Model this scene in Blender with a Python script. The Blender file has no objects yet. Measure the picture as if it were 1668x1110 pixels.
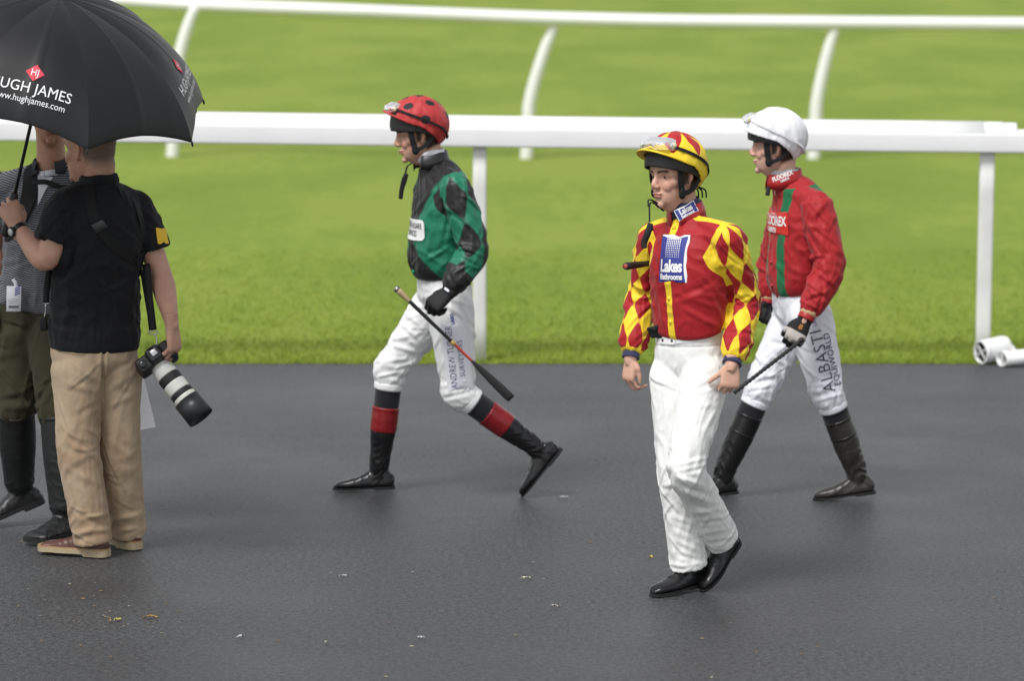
import bpy, bmesh, math, random, sys, time
import numpy as np
from mathutils import Vector, Matrix
from mathutils.bvhtree import BVHTree
T0 = time.time()
PI = math.pi
SC = bpy.context.scene
COL = SC.collection

# ------------------------------------------------------------------ camera
CAM_H = 2.8                      # the photographer stands a few steps up
PITCH = math.atan(811 / 6255.0)
FPX = 6255.0                     # 135 mm lens, in pixels of a 1668 px wide frame
cam_d = bpy.data.cameras.new('camera')
cam = bpy.data.objects.new('camera', cam_d)
COL.objects.link(cam)
cam_d.sensor_width = 36.0
cam_d.lens = FPX / 1668.0 * 36.0
cam.location = (0, 0, CAM_H)
cam.rotation_euler = (PI / 2 - PITCH, 0, 0)
cam_d.clip_start = 0.1
cam_d.clip_end = 3000
cam_d.dof.use_dof = True
cam_d.dof.focus_distance = 14.45
cam_d.dof.aperture_fstop = 3.0
SC.camera = cam

# ------------------------------------------------------------------ sky, sun, exposure (soft overcast)
SUN_EL, SUN_AZ = 58.0, -145.0      # azimuth measured from +Y (straight ahead) towards +X
world = bpy.data.worlds.new('World')
SC.world = world
world.use_nodes = True
wn = world.node_tree.nodes
wl = world.node_tree.links
wn.clear()
w_out = wn.new('ShaderNodeOutputWorld')
w_bg = wn.new('ShaderNodeBackground')
w_sky = wn.new('ShaderNodeTexSky')
w_sky.sky_type = 'NISHITA'
w_sky.sun_disc = False
w_sky.sun_elevation = math.radians(SUN_EL)
w_sky.sun_rotation = math.radians(SUN_AZ)
w_sky.air_density = 1.0
w_sky.dust_density = 1.0
w_sky.ozone_density = 1.0
w_hsv = wn.new('ShaderNodeHueSaturation')     # an even grey cloud deck has hardly any colour
w_hsv.inputs['Saturation'].default_value = 0.12
wl.new(w_sky.outputs[0], w_hsv.inputs['Color'])
wl.new(w_hsv.outputs[0], w_bg.inputs['Color'])
w_bg.inputs['Strength'].default_value = 0.105
wl.new(w_bg.outputs[0], w_out.inputs[0])
sun_d = bpy.data.lights.new('sun', 'SUN')
sun_d.energy = 1.85
sun_d.angle = math.radians(18)
sun_d.color = (1.0, 0.985, 0.96)
sun = bpy.data.objects.new('sun', sun_d)
COL.objects.link(sun)
_sd = Vector((math.sin(math.radians(SUN_AZ)) * math.cos(math.radians(SUN_EL)),
              math.cos(math.radians(SUN_AZ)) * math.cos(math.radians(SUN_EL)),
              math.sin(math.radians(SUN_EL))))
sun.rotation_euler = _sd.to_track_quat('Z', 'Y').to_euler()
sun.location = (6, 20, 20)
SC.view_settings.view_transform = 'Standard'
SC.view_settings.look = 'None'
SC.view_settings.exposure = 0.72
SC.view_settings.gamma = 1.0
SC.render.engine = 'CYCLES'

# ------------------------------------------------------------------ small maths
_cf = np.array([0, math.cos(PITCH), -math.sin(PITCH)])
_cu = np.array([0, math.sin(PITCH), math.cos(PITCH)])


def P(px, py, Y):
    """the point of the place that the photo shows at pixel (px, py), at distance Y from the camera stand"""
    d = _cf + np.array([1.0, 0, 0]) * (px - 834) / FPX + _cu * (555 - py) / FPX
    return np.array([0, 0, CAM_H]) + d * Y / d[1]


def A(*v):
    return np.array(v, float)


def nrm(v):
    v = np.asarray(v, float)
    return v / (np.linalg.norm(v, axis=-1, keepdims=True) + 1e-12)


def hermite(K, n):
    """smooth resampling of control rows K (position first three columns) to n rows"""
    K = np.asarray(K, float)
    if len(K) == 2:
        t = np.linspace(0, 1, n)[:, None]
        return K[0] * (1 - t) + K[1] * t
    s = np.concatenate([[0], np.cumsum(np.linalg.norm(np.diff(K[:, :3], axis=0), axis=1) + 1e-6)])
    M = np.zeros_like(K)
    M[1:-1] = (K[2:] - K[:-2]) / (s[2:] - s[:-2])[:, None]
    M[0] = (K[1] - K[0]) / (s[1] - s[0])
    M[-1] = (K[-1] - K[-2]) / (s[-1] - s[-2])
    t = np.linspace(0, s[-1], n)
    i = np.clip(np.searchsorted(s, t, side='right') - 1, 0, len(s) - 2)
    h = (s[i + 1] - s[i])[:, None]
    x = ((t - s[i]) / h[:, 0])[:, None]
    return ((2 * x**3 - 3 * x**2 + 1) * K[i] + (x**3 - 2 * x**2 + x) * h * M[i]
            + (-2 * x**3 + 3 * x**2) * K[i + 1] + (x**3 - x**2) * h * M[i + 1])


def tube(K, n=40, m=28, ref=(0, -1, 0), ex=2.0, cap=True, refs=None):
    """loft; rows of K are x,y,z, radius towards ref, radius away from ref, radius sideways"""
    K = np.array([tuple(r) if len(r) == 6 else (*r[:4], r[3], r[3]) for r in K], float)
    C = hermite(K, n)
    p = C[:, :3]
    r = np.maximum(C[:, 3:6], 0.0005)
    T = nrm(np.gradient(p, axis=0))
    if refs is not None:
        R = hermite(np.concatenate([K[:, :3], np.asarray(refs, float)], 1), n)[:, 3:]
    else:
        R = np.tile(np.asarray(ref, float), (n, 1))
    a = nrm(R - (R * T).sum(1, keepdims=True) * T)
    b = np.cross(T, a)
    th = np.arange(m) / m * 2 * PI
    c, s = np.cos(th), np.sin(th)
    c = np.sign(c) * np.abs(c) ** (2 / ex)
    s = np.sign(s) * np.abs(s) ** (2 / ex)
    V = (p[:, None, :] + a[:, None, :] * (np.where(c > 0, r[:, 0:1], r[:, 1:2]) * c)[:, :, None]
         + b[:, None, :] * (r[:, 2:3] * s)[:, :, None]).reshape(-1, 3)
    F = []
    for i in range(n - 1):
        for j in range(m):
            k = (j + 1) % m
            F.append((i * m + j, i * m + k, (i + 1) * m + k, (i + 1) * m + j))
    if cap:
        V = np.concatenate([V, p[:1], p[-1:]])
        e0, e1 = n * m, n * m + 1
        for j in range(m):
            k = (j + 1) % m
            F.append((k, j, e0))
            F.append(((n - 1) * m + j, (n - 1) * m + k, e1))
    return V, F


def ball(c, r, n=14, m=20):
    """ellipsoid, r scalar or triple"""
    r = np.broadcast_to(np.asarray(r, float), (3,))
    V, F = [], []
    for i in range(1, n):
        e = -PI / 2 + PI * i / n
        for j in range(m):
            a = 2 * PI * j / m
            V.append((math.cos(e) * math.cos(a), math.cos(e) * math.sin(a), math.sin(e)))
    for i in range(n - 2):
        for j in range(m):
            k = (j + 1) % m
            F.append((i * m + j, i * m + k, (i + 1) * m + k, (i + 1) * m + j))
    V += [(0, 0, -1), (0, 0, 1)]
    b = (n - 1) * m
    for j in range(m):
        k = (j + 1) % m
        F.append((k, j, b))
        F.append(((n - 2) * m + j, (n - 2) * m + k, b + 1))
    return np.array(V) * r + np.asarray(c, float), F


def join(parts):
    V, F, o = [], [], 0
    for v, f in parts:
        V.append(v)
        F += [tuple(i + o for i in q) for q in f]
        o += len(v)
    return np.concatenate(V), F


def mesh_np(V, F, name='m'):
    me = bpy.data.meshes.new(name)
    if isinstance(F, np.ndarray):
        n, k = F.shape
        me.vertices.add(len(V))
        me.vertices.foreach_set('co', np.ascontiguousarray(V, dtype=np.float32).ravel())
        me.loops.add(n * k)
        me.loops.foreach_set('vertex_index', np.ascontiguousarray(F, dtype=np.int32).ravel())
        me.polygons.add(n)
        me.polygons.foreach_set('loop_start', np.arange(0, n * k, k, dtype=np.int32))
        me.update(calc_edges=True)
    else:
        me.from_pydata(np.asarray(V).tolist(), [], [tuple(int(i) for i in q) for q in F])
        me.update()
    return me


def union(parts, voxel, it=3, lam=0.5):
    """one continuous skin round overlapping closed shapes -> vertices, quads"""
    V, F = join(parts)
    me = mesh_np(V, F, 'tmp')
    ob = bpy.data.objects.new('tmp', me)
    COL.objects.link(ob)
    md = ob.modifiers.new('r', 'REMESH')
    md.mode = 'VOXEL'
    md.voxel_size = voxel
    md.adaptivity = 0
    dg = bpy.context.evaluated_depsgraph_get()
    ev = ob.evaluated_get(dg)
    m2 = ev.to_mesh()
    n = len(m2.vertices)
    W = np.empty(n * 3, np.float32)
    m2.vertices.foreach_get('co', W)
    W = W.reshape(-1, 3).astype(float)
    q = len(m2.polygons)
    L = np.empty(len(m2.loops), np.int32)
    m2.loops.foreach_get('vertex_index', L)
    assert len(L) == q * 4
    Q = L.reshape(-1, 4)
    ev.to_mesh_clear()
    bpy.data.objects.remove(ob)
    bpy.data.meshes.remove(me)
    return smooth(W, Q, it, lam), Q


def smooth(V, Q, it=1, lam=0.5, w=None):
    e0 = Q.ravel()
    e1 = np.roll(Q, -1, axis=1).ravel()
    a = np.concatenate([e0, e1])
    b = np.concatenate([e1, e0])
    n = len(V)
    deg = np.bincount(a, minlength=n)[:, None] + 1e-9
    for _ in range(it):
        S = np.stack([np.bincount(a, weights=V[b, k], minlength=n) for k in range(3)], 1) / deg
        d = lam * (S - V)
        V = V + (d if w is None else d * w[:, None])
    return V


def normals(V, Q):
    if not isinstance(Q, np.ndarray):
        me = mesh_np(V, Q)
        N = np.empty(len(V) * 3, np.float32)
        me.vertices.foreach_get('normal', N)
        bpy.data.meshes.remove(me)
        return N.reshape(-1, 3).astype(float)
    c = np.cross(V[Q[:, 2]] - V[Q[:, 0]], V[Q[:, 3]] - V[Q[:, 1]])
    N = np.zeros_like(V)
    for k in range(3):
        for j in range(4):
            N[:, k] += np.bincount(Q[:, j], weights=c[:, k], minlength=len(V))
    return nrm(N)


_rs = np.random.default_rng(7)
_perm = _rs.permutation(256)
_perm = np.concatenate([_perm, _perm, _perm])
_grad = nrm(_rs.normal(size=(256, 3)))


def noise3(X):
    X = np.asarray(X, float)
    i = np.floor(X).astype(int)
    f = X - i
    u = f * f * f * (f * (f * 6 - 15) + 10)
    i &= 255
    out = 0
    for dx in (0, 1):
        for dy in (0, 1):
            for dz in (0, 1):
                g = _grad[_perm[_perm[_perm[i[:, 0] + dx] + i[:, 1] + dy] + i[:, 2] + dz]]
                d = (g * (f - np.array([dx, dy, dz]))).sum(1)
                out = out + d * (u[:, 0] if dx else 1 - u[:, 0]) * (u[:, 1] if dy else 1 - u[:, 1]) * (u[:, 2] if dz else 1 - u[:, 2])
    return out * 1.7


def sstep(a, b, x):
    t = np.clip((x - a) / (b - a), 0, 1)
    return t * t * (3 - 2 * t)


def gs(x, s):
    return np.exp(-(x / s) ** 2 * 0.5)


def limb(K, n=80):
    return hermite(np.asarray(K, float)[:, :3], n)


def limb_coords(V, path, ref):
    """arc length, angle and distance of each vertex in the frame of a limb"""
    T = nrm(np.gradient(path, axis=0))
    ref = np.asarray(ref, float)
    a = nrm(ref - (T @ ref)[:, None] * T)
    b = np.cross(T, a)
    s = np.concatenate([[0], np.cumsum(np.linalg.norm(np.diff(path, axis=0), axis=1))])
    d2 = (V**2).sum(1)[:, None] - 2 * V @ path.T + (path**2).sum(1)[None]
    i = d2.argmin(1)
    D = V - path[i]
    u = s[i] + (D * T[i]).sum(1)
    th = np.arctan2((D * b[i]).sum(1), (D * a[i]).sum(1))
    return u, th, np.sqrt(np.maximum(d2.min(1), 0)), s[-1]


def ridge(n):
    return 1 - np.minimum(np.abs(n) * 2.2, 1)


def wrinkle(u, th, fu, ft, skew, seed):
    """folds running round a limb: quick along it, slow round it, slanted"""
    X = np.stack([u * fu + skew * np.sin(th + seed) + 0.6 * np.sin(2 * th + seed * 2), ft * np.cos(th) + seed * 7.1, ft * np.sin(th) + seed * 3.3], 1)
    r = ridge(noise3(X))
    return r * r * (3 - 2 * r) - 0.35


def limb_folds(u, th, rng, n, umin, umax, w=(.006, .012), dep=(.004, .010), slope=(-.05, .05), span=(.5, 1.3), th0=None):
    """n separate creases lying slantwise round a limb between umin and umax"""
    d = np.zeros_like(u)
    for k in range(n):
        uc = rng.uniform(umin, umax)
        tc = rng.uniform(-PI, PI) if th0 is None else th0 + rng.normal(0, .8)
        sl = rng.uniform(*slope)
        sp = rng.uniform(*span)
        ww = rng.uniform(*w)
        dd = rng.uniform(*dep)
        dt = (th - tc + PI) % (2 * PI) - PI
        win = np.clip(1 - (dt / sp) ** 2, 0, 1) ** 1.5
        du = u - uc - sl * dt - .012 * np.sin(dt * 2 + k)
        d += dd * win * (gs(du, ww) - .75 * gs(du - ww * 1.9, ww * 1.25))
    return d


def fold(V, N, p0, p1, w, d, skirt=0.6):
    """one crease (d<0) or raised fold (d>0) along a line near the cloth"""
    p0 = np.asarray(p0, float)
    p1 = np.asarray(p1, float)
    L = p1 - p0
    l2 = (L @ L) + 1e-9
    t = np.clip((V - p0) @ L / l2, 0, 1)
    D = np.linalg.norm(V - p0 - t[:, None] * L, axis=1)
    g = gs(D, w) - skirt * gs(D, w * 2.2)
    return V + N * (d * g * (np.sin(PI * np.clip(t, 0.04, 0.96)) ** 0.7))[:, None]


def fold_seen(V, N, x0, y0, x1, y1, Ymax, w, d, skirt=.7):
    """one crease on the side of a garment that faces the lens stand, drawn between two sighted points; only cloth nearer than Ymax"""
    C = A(0, 0, CAM_H)
    X = V - C
    z = X @ _cf
    u, v = 834 + FPX * X[:, 0] / z, 555 - FPX * (X @ _cu) / z
    s = FPX / z
    L = A(x1 - x0, y1 - y0)
    t = np.clip(((u - x0) * L[0] + (v - y0) * L[1]) / (L @ L), 0, 1)
    D = np.hypot(u - x0 - t * L[0], v - y0 - t * L[1]) / s
    face = sstep(-.05, .45, -(N * nrm(X)).sum(1)) * (V[:, 1] < Ymax)
    g = gs(D, w) - skirt * gs(D, w * 2.0)
    return V + N * (d * g * face * (np.sin(PI * np.clip(t, .03, .97)) ** .6))[:, None]


# ------------------------------------------------------------------ materials
MATS = {}


def principled(name):
    m = bpy.data.materials.new(name)
    m.use_nodes = True
    nt = m.node_tree
    b = nt.nodes['Principled BSDF']
    return m, nt, b


def mat(name, base, rough=0.6, spec=0.5, layers=(), bump=None, var=None, sheen=0.0, metal=0.0, sss=0.0, coat=0.0, rvar=None, trans=0.0, alpha=1.0, crease=None):
    """layers: (attribute, colour, softness) painted where the attribute is above zero;
    var: (scale, amount) natural unevenness of the colour; bump: (scale, strength, distance)"""
    if name in MATS:
        return MATS[name]
    m, nt, b = principled(name)
    N, L = nt.nodes, nt.links
    tc = N.new('ShaderNodeTexCoord')
    rgb = N.new('ShaderNodeRGB')
    rgb.outputs[0].default_value = (*base, 1)
    col = rgb.outputs[0]
    for (at, c, soft, *freq) in layers:
        a = N.new('ShaderNodeAttribute')
        a.attribute_name = at
        fac = a.outputs['Fac']
        if freq:                                  # fine woven stripes: sine of a length stored on the cloth
            sn = N.new('ShaderNodeMath')
            sn.operation = 'MULTIPLY'
            sn.inputs[1].default_value = freq[0]
            L.new(fac, sn.inputs[0])
            s2 = N.new('ShaderNodeMath')
            s2.operation = 'SINE'
            L.new(sn.outputs[0], s2.inputs[0])
            fac = s2.outputs[0]
        mr = N.new('ShaderNodeMapRange')
        mr.inputs[1].default_value = -soft
        mr.inputs[2].default_value = soft
        L.new(fac, mr.inputs[0])
        mx = N.new('ShaderNodeMix')
        mx.data_type = 'RGBA'
        mx.inputs[7].default_value = (*c, 1)
        L.new(mr.outputs[0], mx.inputs[0])
        L.new(col, mx.inputs[6])
        col = mx.outputs[2]
    if var:
        nz = N.new('ShaderNodeTexNoise')
        nz.inputs['Scale'].default_value = var[0]
        nz.inputs['Detail'].default_value = 6
        L.new(tc.outputs['Object'], nz.inputs['Vector'])
        mr = N.new('ShaderNodeMapRange')
        mr.inputs[1].default_value = 0.25
        mr.inputs[2].default_value = 0.75
        mr.inputs[3].default_value = 1 - var[1]
        mr.inputs[4].default_value = 1 + var[1]
        L.new(nz.outputs[0], mr.inputs[0])
        mx = N.new('ShaderNodeVectorMath')
        mx.operation = 'SCALE'
        L.new(col, mx.inputs[0])
        L.new(mr.outputs[0], mx.inputs['Scale'])
        col = mx.outputs[0]
    L.new(col, b.inputs['Base Color'])
    b.inputs['Roughness'].default_value = rough
    b.inputs['Specular IOR Level'].default_value = spec
    b.inputs['Metallic'].default_value = metal
    b.inputs['Sheen Weight'].default_value = sheen
    b.inputs['Coat Weight'].default_value = coat
    b.inputs['Transmission Weight'].default_value = trans
    b.inputs['Alpha'].default_value = alpha
    if sss:
        b.inputs['Subsurface Weight'].default_value = sss
        b.inputs['Subsurface Radius'].default_value = (1.0, 0.35, 0.2)
        b.inputs['Subsurface Scale'].default_value = 0.006
    if rvar:
        nz = N.new('ShaderNodeTexNoise')
        nz.inputs['Scale'].default_value = rvar[0]
        nz.inputs['Detail'].default_value = 5
        L.new(tc.outputs['Object'], nz.inputs['Vector'])
        mr = N.new('ShaderNodeMapRange')
        mr.inputs[3].default_value = rough - rvar[1]
        mr.inputs[4].default_value = rough + rvar[1]
        L.new(nz.outputs[0], mr.inputs[0])
        L.new(mr.outputs[0], b.inputs['Roughness'])
    if bump:
        nz = N.new('ShaderNodeTexNoise')
        nz.inputs['Scale'].default_value = bump[0]
        nz.inputs['Detail'].default_value = 4
        L.new(tc.outputs['Object'], nz.inputs['Vector'])
        bp = N.new('ShaderNodeBump')
        bp.inputs['Strength'].default_value = bump[1]
        bp.inputs['Distance'].default_value = bump[2]
        L.new(nz.outputs[0], bp.inputs['Height'])
        L.new(bp.outputs[0], b.inputs['Normal'])
    if crease:                                    # fine sharp creases of thin cloth
        prev = None
        for (sc, dist, stretch, det) in crease:
            mp = N.new('ShaderNodeMapping')
            mp.inputs['Scale'].default_value = stretch
            mp.inputs['Rotation'].default_value = (0.3, 0.5, 0.4)
            L.new(tc.outputs['Object'], mp.inputs[0])
            nz = N.new('ShaderNodeTexNoise')
            nz.inputs['Scale'].default_value = sc
            nz.inputs['Detail'].default_value = det
            nz.inputs['Distortion'].default_value = .7
            L.new(mp.outputs[0], nz.inputs['Vector'])
            s1 = N.new('ShaderNodeMath'); s1.operation = 'SUBTRACT'; s1.inputs[1].default_value = .5
            L.new(nz.outputs[0], s1.inputs[0])
            ab = N.new('ShaderNodeMath'); ab.operation = 'ABSOLUTE'
            L.new(s1.outputs[0], ab.inputs[0])
            mr = N.new('ShaderNodeMapRange'); mr.inputs[1].default_value = 0; mr.inputs[2].default_value = .16; mr.inputs[3].default_value = 1; mr.inputs[4].default_value = 0
            mr.interpolation_type = 'SMOOTHSTEP'
            L.new(ab.outputs[0], mr.inputs[0])
            bp = N.new('ShaderNodeBump')
            bp.inputs['Strength'].default_value = 1.0
            bp.inputs['Distance'].default_value = dist
            L.new(mr.outputs[0], bp.inputs['Height'])
            if b.inputs['Normal'].is_linked:
                L.new(b.inputs['Normal'].links[0].from_socket, bp.inputs['Normal'])
            L.new(bp.outputs[0], b.inputs['Normal'])
    MATS[name] = m
    return m


CREASE_WOVEN = ((14, .0009, (1, 1, .5), 1), (40, .0003, (1, 1, .7), 2))
CREASE_SILK = ((12, .0008, (1, 1, .5), 1), (36, .0004, (1, 1, .7), 2))
CREASE_SOFT = ((11, .0016, (1, 1, .6), 1),)


# ------------------------------------------------------------------ objects
def thing(name, label, cat, loc=(0, 0, 0), group=None):
    o = bpy.data.objects.new(name, None)
    COL.objects.link(o)
    o.location = tuple(float(x) for x in loc)
    o.empty_display_size = 0.1
    o['label'] = label
    o['category'] = cat
    if group:
        o['group'] = group
    return o


def origin(o):
    w = np.zeros(3)
    while o is not None:
        w = w + np.array(o.location)
        o = o.parent
    return w


def part(name, V, F, m, parent=None, attrs=None, flat=False, label=None, mats=None, fmat=None):
    """one mesh object; V in world coordinates"""
    V = np.asarray(V, float)
    o0 = origin(parent)
    me = mesh_np(V - o0, F, name)
    if mats:
        for x in mats:
            me.materials.append(x)
        me.polygons.foreach_set('material_index', np.asarray(fmat, np.int32))
    else:
        me.materials.append(m)
    me.polygons.foreach_set('use_smooth', np.full(len(me.polygons), not flat))
    for k, v in (attrs or {}).items():
        at = me.attributes.new(k, 'FLOAT', 'POINT')
        at.data.foreach_set('value', np.ascontiguousarray(v, dtype=np.float32))
    me.update()
    o = bpy.data.objects.new(name, me)
    COL.objects.link(o)
    o.parent = parent
    if label:
        o['label'] = label
    return o


def solo(name, V, F, m, label, cat, base, group=None, **k):
    """a thing that is one mesh, its origin at base"""
    base = np.asarray(base, float)
    o = part(name, np.asarray(V) - base, F, m, **k)
    o.location = tuple(base)
    o['label'] = label
    o['category'] = cat
    if group:
        o['group'] = group
    return o


def structure(o):
    o['kind'] = 'structure'
    return o


def box(c, s, R=None):
    """box centred at c with half sizes s, axes the columns of R"""
    R = np.eye(3) if R is None else np.asarray(R)
    V = np.array([(x, y, z) for x in (-1, 1) for y in (-1, 1) for z in (-1, 1)], float) * np.asarray(s, float)
    F = [(0, 1, 3, 2), (4, 6, 7, 5), (0, 4, 5, 1), (2, 3, 7, 6), (0, 2, 6, 4), (1, 5, 7, 3)]
    return V @ R.T + np.asarray(c, float), F


def rbox(c, s, R=None, bev=0.004, seg=2):
    """box with rounded edges"""
    V, F = box((0, 0, 0), s)
    bm = bmesh.new()
    vs = [bm.verts.new(v) for v in V]
    for f in F:
        bm.faces.new([vs[i] for i in f])
    bmesh.ops.recalc_face_normals(bm, faces=bm.faces)
    bmesh.ops.bevel(bm, geom=bm.edges[:], offset=bev, segments=seg, affect='EDGES', profile=0.5)
    V = np.array([v.co[:] for v in bm.verts])
    F = [tuple(v.index for v in f.verts) for f in bm.faces]
    bm.free()
    R = np.eye(3) if R is None else np.asarray(R)
    return V @ R.T + np.asarray(c, float), F


def ribbon(pts, up, w, t=0.0015, n=40):
    """a strap: closed thin band along pts, its width along up"""
    p = hermite(np.asarray(pts, float), n)
    up = np.asarray(up, float)
    if up.ndim == 1:
        up = np.tile(up, (len(pts), 1))
    U = hermite(np.concatenate([np.asarray(pts, float), up], 1), n)[:, 3:]
    T = nrm(np.gradient(p, axis=0))
    U = nrm(U - (U * T).sum(1, keepdims=True) * T)
    B = np.cross(T, U)
    V = np.stack([p + U * w + B * t, p - U * w + B * t, p - U * w - B * t, p + U * w - B * t], 1).reshape(-1, 3)
    F = []
    for i in range(n - 1):
        for j in range(4):
            k = (j + 1) % 4
            F.append((i * 4 + j, i * 4 + k, (i + 1) * 4 + k, (i + 1) * 4 + j))
    F.append((3, 2, 1, 0))
    F.append(tuple((n - 1) * 4 + j for j in range(4)))
    return V, F


# ------------------------------------------------------------------ writing and badges laid on a surface
def text_flat(s, size, offset=0.0, spacing=1.0, align='CENTER', xs=1.0, shear=0.0):
    cu = bpy.data.curves.new('t', 'FONT')
    cu.body = s
    cu.size = size
    cu.offset = offset
    cu.space_character = spacing
    cu.align_x = align
    cu.align_y = 'CENTER'
    cu.shear = shear
    cu.resolution_u = 3
    ob = bpy.data.objects.new('t', cu)
    COL.objects.link(ob)
    dg = bpy.context.evaluated_depsgraph_get()
    me = ob.evaluated_get(dg).to_mesh()
    V = np.array([v.co[:2] for v in me.vertices])
    F = [tuple(p.vertices) for p in me.polygons]
    ob.evaluated_get(dg).to_mesh_clear()
    bpy.data.objects.remove(ob)
    bpy.data.curves.remove(cu)
    V[:, 0] *= xs
    return V, F


def rect_flat(w, h, n=10, corner=0.0):
    """grid badge with optionally rounded corners"""
    V, F = [], []
    for i in range(n + 1):
        for j in range(n + 1):
            x, y = (i / n - 0.5) * w, (j / n - 0.5) * h
            if corner:
                ix, iy = w / 2 - corner, h / 2 - corner
                qx, qy = max(abs(x) - ix, 0), max(abs(y) - iy, 0)
                d = math.hypot(qx, qy)
                if d > corner:
                    x = math.copysign(ix + qx / d * corner, x)
                    y = math.copysign(iy + qy / d * corner, y)
            V.append((x, y))
    for i in range(n):
        for j in range(n):
            a = i * (n + 1) + j
            F.append((a, a + n + 1, a + n + 2, a + 1))
    return np.array(V), F


class Surf:
    """a surface that flat shapes can be laid on"""
    def __init__(self, V, Q):
        self.b = BVHTree.FromPolygons(np.asarray(V).tolist(), [tuple(int(i) for i in q) for q in Q])

    def hit(self, p, D, O):
        h = self.b.ray_cast(Vector(p), Vector(D), 0.6)
        if h[0] is None:
            h = self.b.find_nearest(Vector(O))
        nn = Vector(h[1])
        if nn.dot(Vector(-D)) < 0:
            nn = -nn
        return np.array(h[0]), np.array(nn)

    def lay(self, V2, O, R, U, off=0.0015):
        """straight on to the cloth, vertex by vertex"""
        O, R, U = np.asarray(O, float), nrm(R), nrm(U)
        D = -nrm(np.cross(R, U))
        out = []
        for x, y in V2:
            q = O + R * x + U * y
            h, nn = self.hit(q - D * 0.25, D, q)
            out.append(h + nn * off)
        return np.array(out)

    def patch(self, O, R, U, w, h, order=2, pct=88):
        """a stiff smooth patch of size w x h resting on the cloth; returns a function that lays flat shapes on it"""
        O, R, U = np.asarray(O, float), nrm(R), nrm(U)
        U = nrm(U - (U @ R) * R)
        D = -nrm(np.cross(R, U))
        xs, ys = np.meshgrid(np.linspace(-.5, .5, 13) * w, np.linspace(-.5, .5, 13) * h)
        xs, ys = xs.ravel(), ys.ravel()
        z, ok = [], []
        for x, y in zip(xs, ys):
            hh = self.b.ray_cast(Vector(O + R * x + U * y - D * .25), Vector(D), .6)
            ok.append(hh[0] is not None and hh[3] < .36)
            z.append((np.array(hh[0]) - O) @ D if hh[0] is not None else 0)
        ok, z = np.array(ok), np.array(z)
        f = lambda x, y: np.stack([x * 0 + 1, x, y, x * x, x * y, y * y] + ([x**3, x * x * y, x * y * y, y**3] if order > 2 else []), 1)
        c = np.linalg.lstsq(f(xs, ys)[ok], z[ok], rcond=None)[0]
        bias = np.percentile((f(xs, ys) @ c - z)[ok], pct)

        def fn(V2, off):
            x, y = V2[:, 0], V2[:, 1]
            d = f(x, y) @ c - bias - off
            for i in range(len(x)):                      # never let the cloth stand through
                hh = self.b.ray_cast(Vector(O + R * x[i] + U * y[i] - D * .25), Vector(D), .6)
                if hh[0] is not None:
                    dz = (np.array(hh[0]) - O) @ D - off * .8
                    if d[i] - .012 < dz < d[i]:
                        d[i] = dz
            return O + np.outer(x, R) + np.outer(y, U) + np.outer(d, D)
        return fn
# ------------------------------------------------------------------ figure building blocks
class Frame:
    """origin plus axes forward, left, up"""
    def __init__(self, o, f, up=(0, 0, 1)):
        self.o = np.asarray(o, float)
        self.u = nrm(up)
        f = np.asarray(f, float)
        self.f = nrm(f - (f @ self.u) * self.u)
        self.l = np.cross(self.u, self.f)
        self.R = np.stack([self.f, self.l, self.u], 1)

    def w(self, p):
        return np.asarray(p, float) @ self.R.T + self.o

    def loc(self, p):
        return (np.asarray(p, float) - self.o) @ self.R

    def put(self, vf):
        return self.w(vf[0]), vf[1]


def yaw(deg):
    """horizontal direction: 0 = towards the camera, 90 = to the left of the picture, 180 = away"""
    a = math.radians(deg)
    return A(-math.sin(a), -math.cos(a), 0)


def head_parts(fr, s=1.0, jaw=1.0, nose=1.0):
    rows = [(-.119, .068, .030, .013), (-.111, .081, .004, .028), (-.095, .0855, -.014, .042), (-.075, .087, -.034, .0535),
            (-.055, .0890, -.058, .0605), (-.030, .0880, -.082, .0665), (-.005, .0840, -.095, .0705), (.020, .0905, -.100, .0735),
            (.045, .093, -.101, .0745), (.075, .084, -.094, .069), (.100, .055, -.070, .050), (.115, .015, -.03, .018)]
    K = [((f + b) / 2, 0, z, (f - b) / 2, (f - b) / 2, w * (jaw if z < -.04 else 1)) for z, f, b, w in rows]
    P_ = [tube(K, n=60, m=44, ref=(1, 0, 0), ex=2.15)]
    P_.append(tube([(.082, 0, .020, .0085, .016, .0085), (.0890, 0, -.004, .0088, .018, .0088), (.0965 + .003 * nose, 0, -.0245, .0098, .024, .0105), (.0925, 0, -.0355, .0095, .022, .0105), (.085, 0, -.041, .007, .014, .008)], n=20, m=20, ref=(1, 0, 0)))
    for y in (-1, 1):
        P_.append(ball((.0915, y * .0105, -.0330), (.0105, .0078, .0075)))
        P_.append(ball((.0750, y * .026, .0205), (.0130, .022, .0085)))
        P_.append(ball((.0405, y * .0475, -.020), (.022, .018, .022)))
        P_.append(ball((.060, y * .030, -.032), (.019, .022, .024)))
        # ear
        e = Frame((-.006, y * .0735, -.008), (math.cos(.25), y * -.45, math.sin(.2)))
        P_.append(e.put(ball((-.004, 0, .008), (.018, .0065, .023))))
        P_.append(e.put(ball((.001, 0, -.016), (.0115, .006, .016))))
    P_.append(ball((.0862, 0, -.0585), (.0092, .0225, .0058)))
    P_.append(ball((.0835, 0, -.0695), (.0102, .0195, .0066)))
    P_.append(ball((.0735, 0, -.101), (.0140, .019, .0145)))
    return [fr.put((v * s, f)) for v, f in P_]


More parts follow.
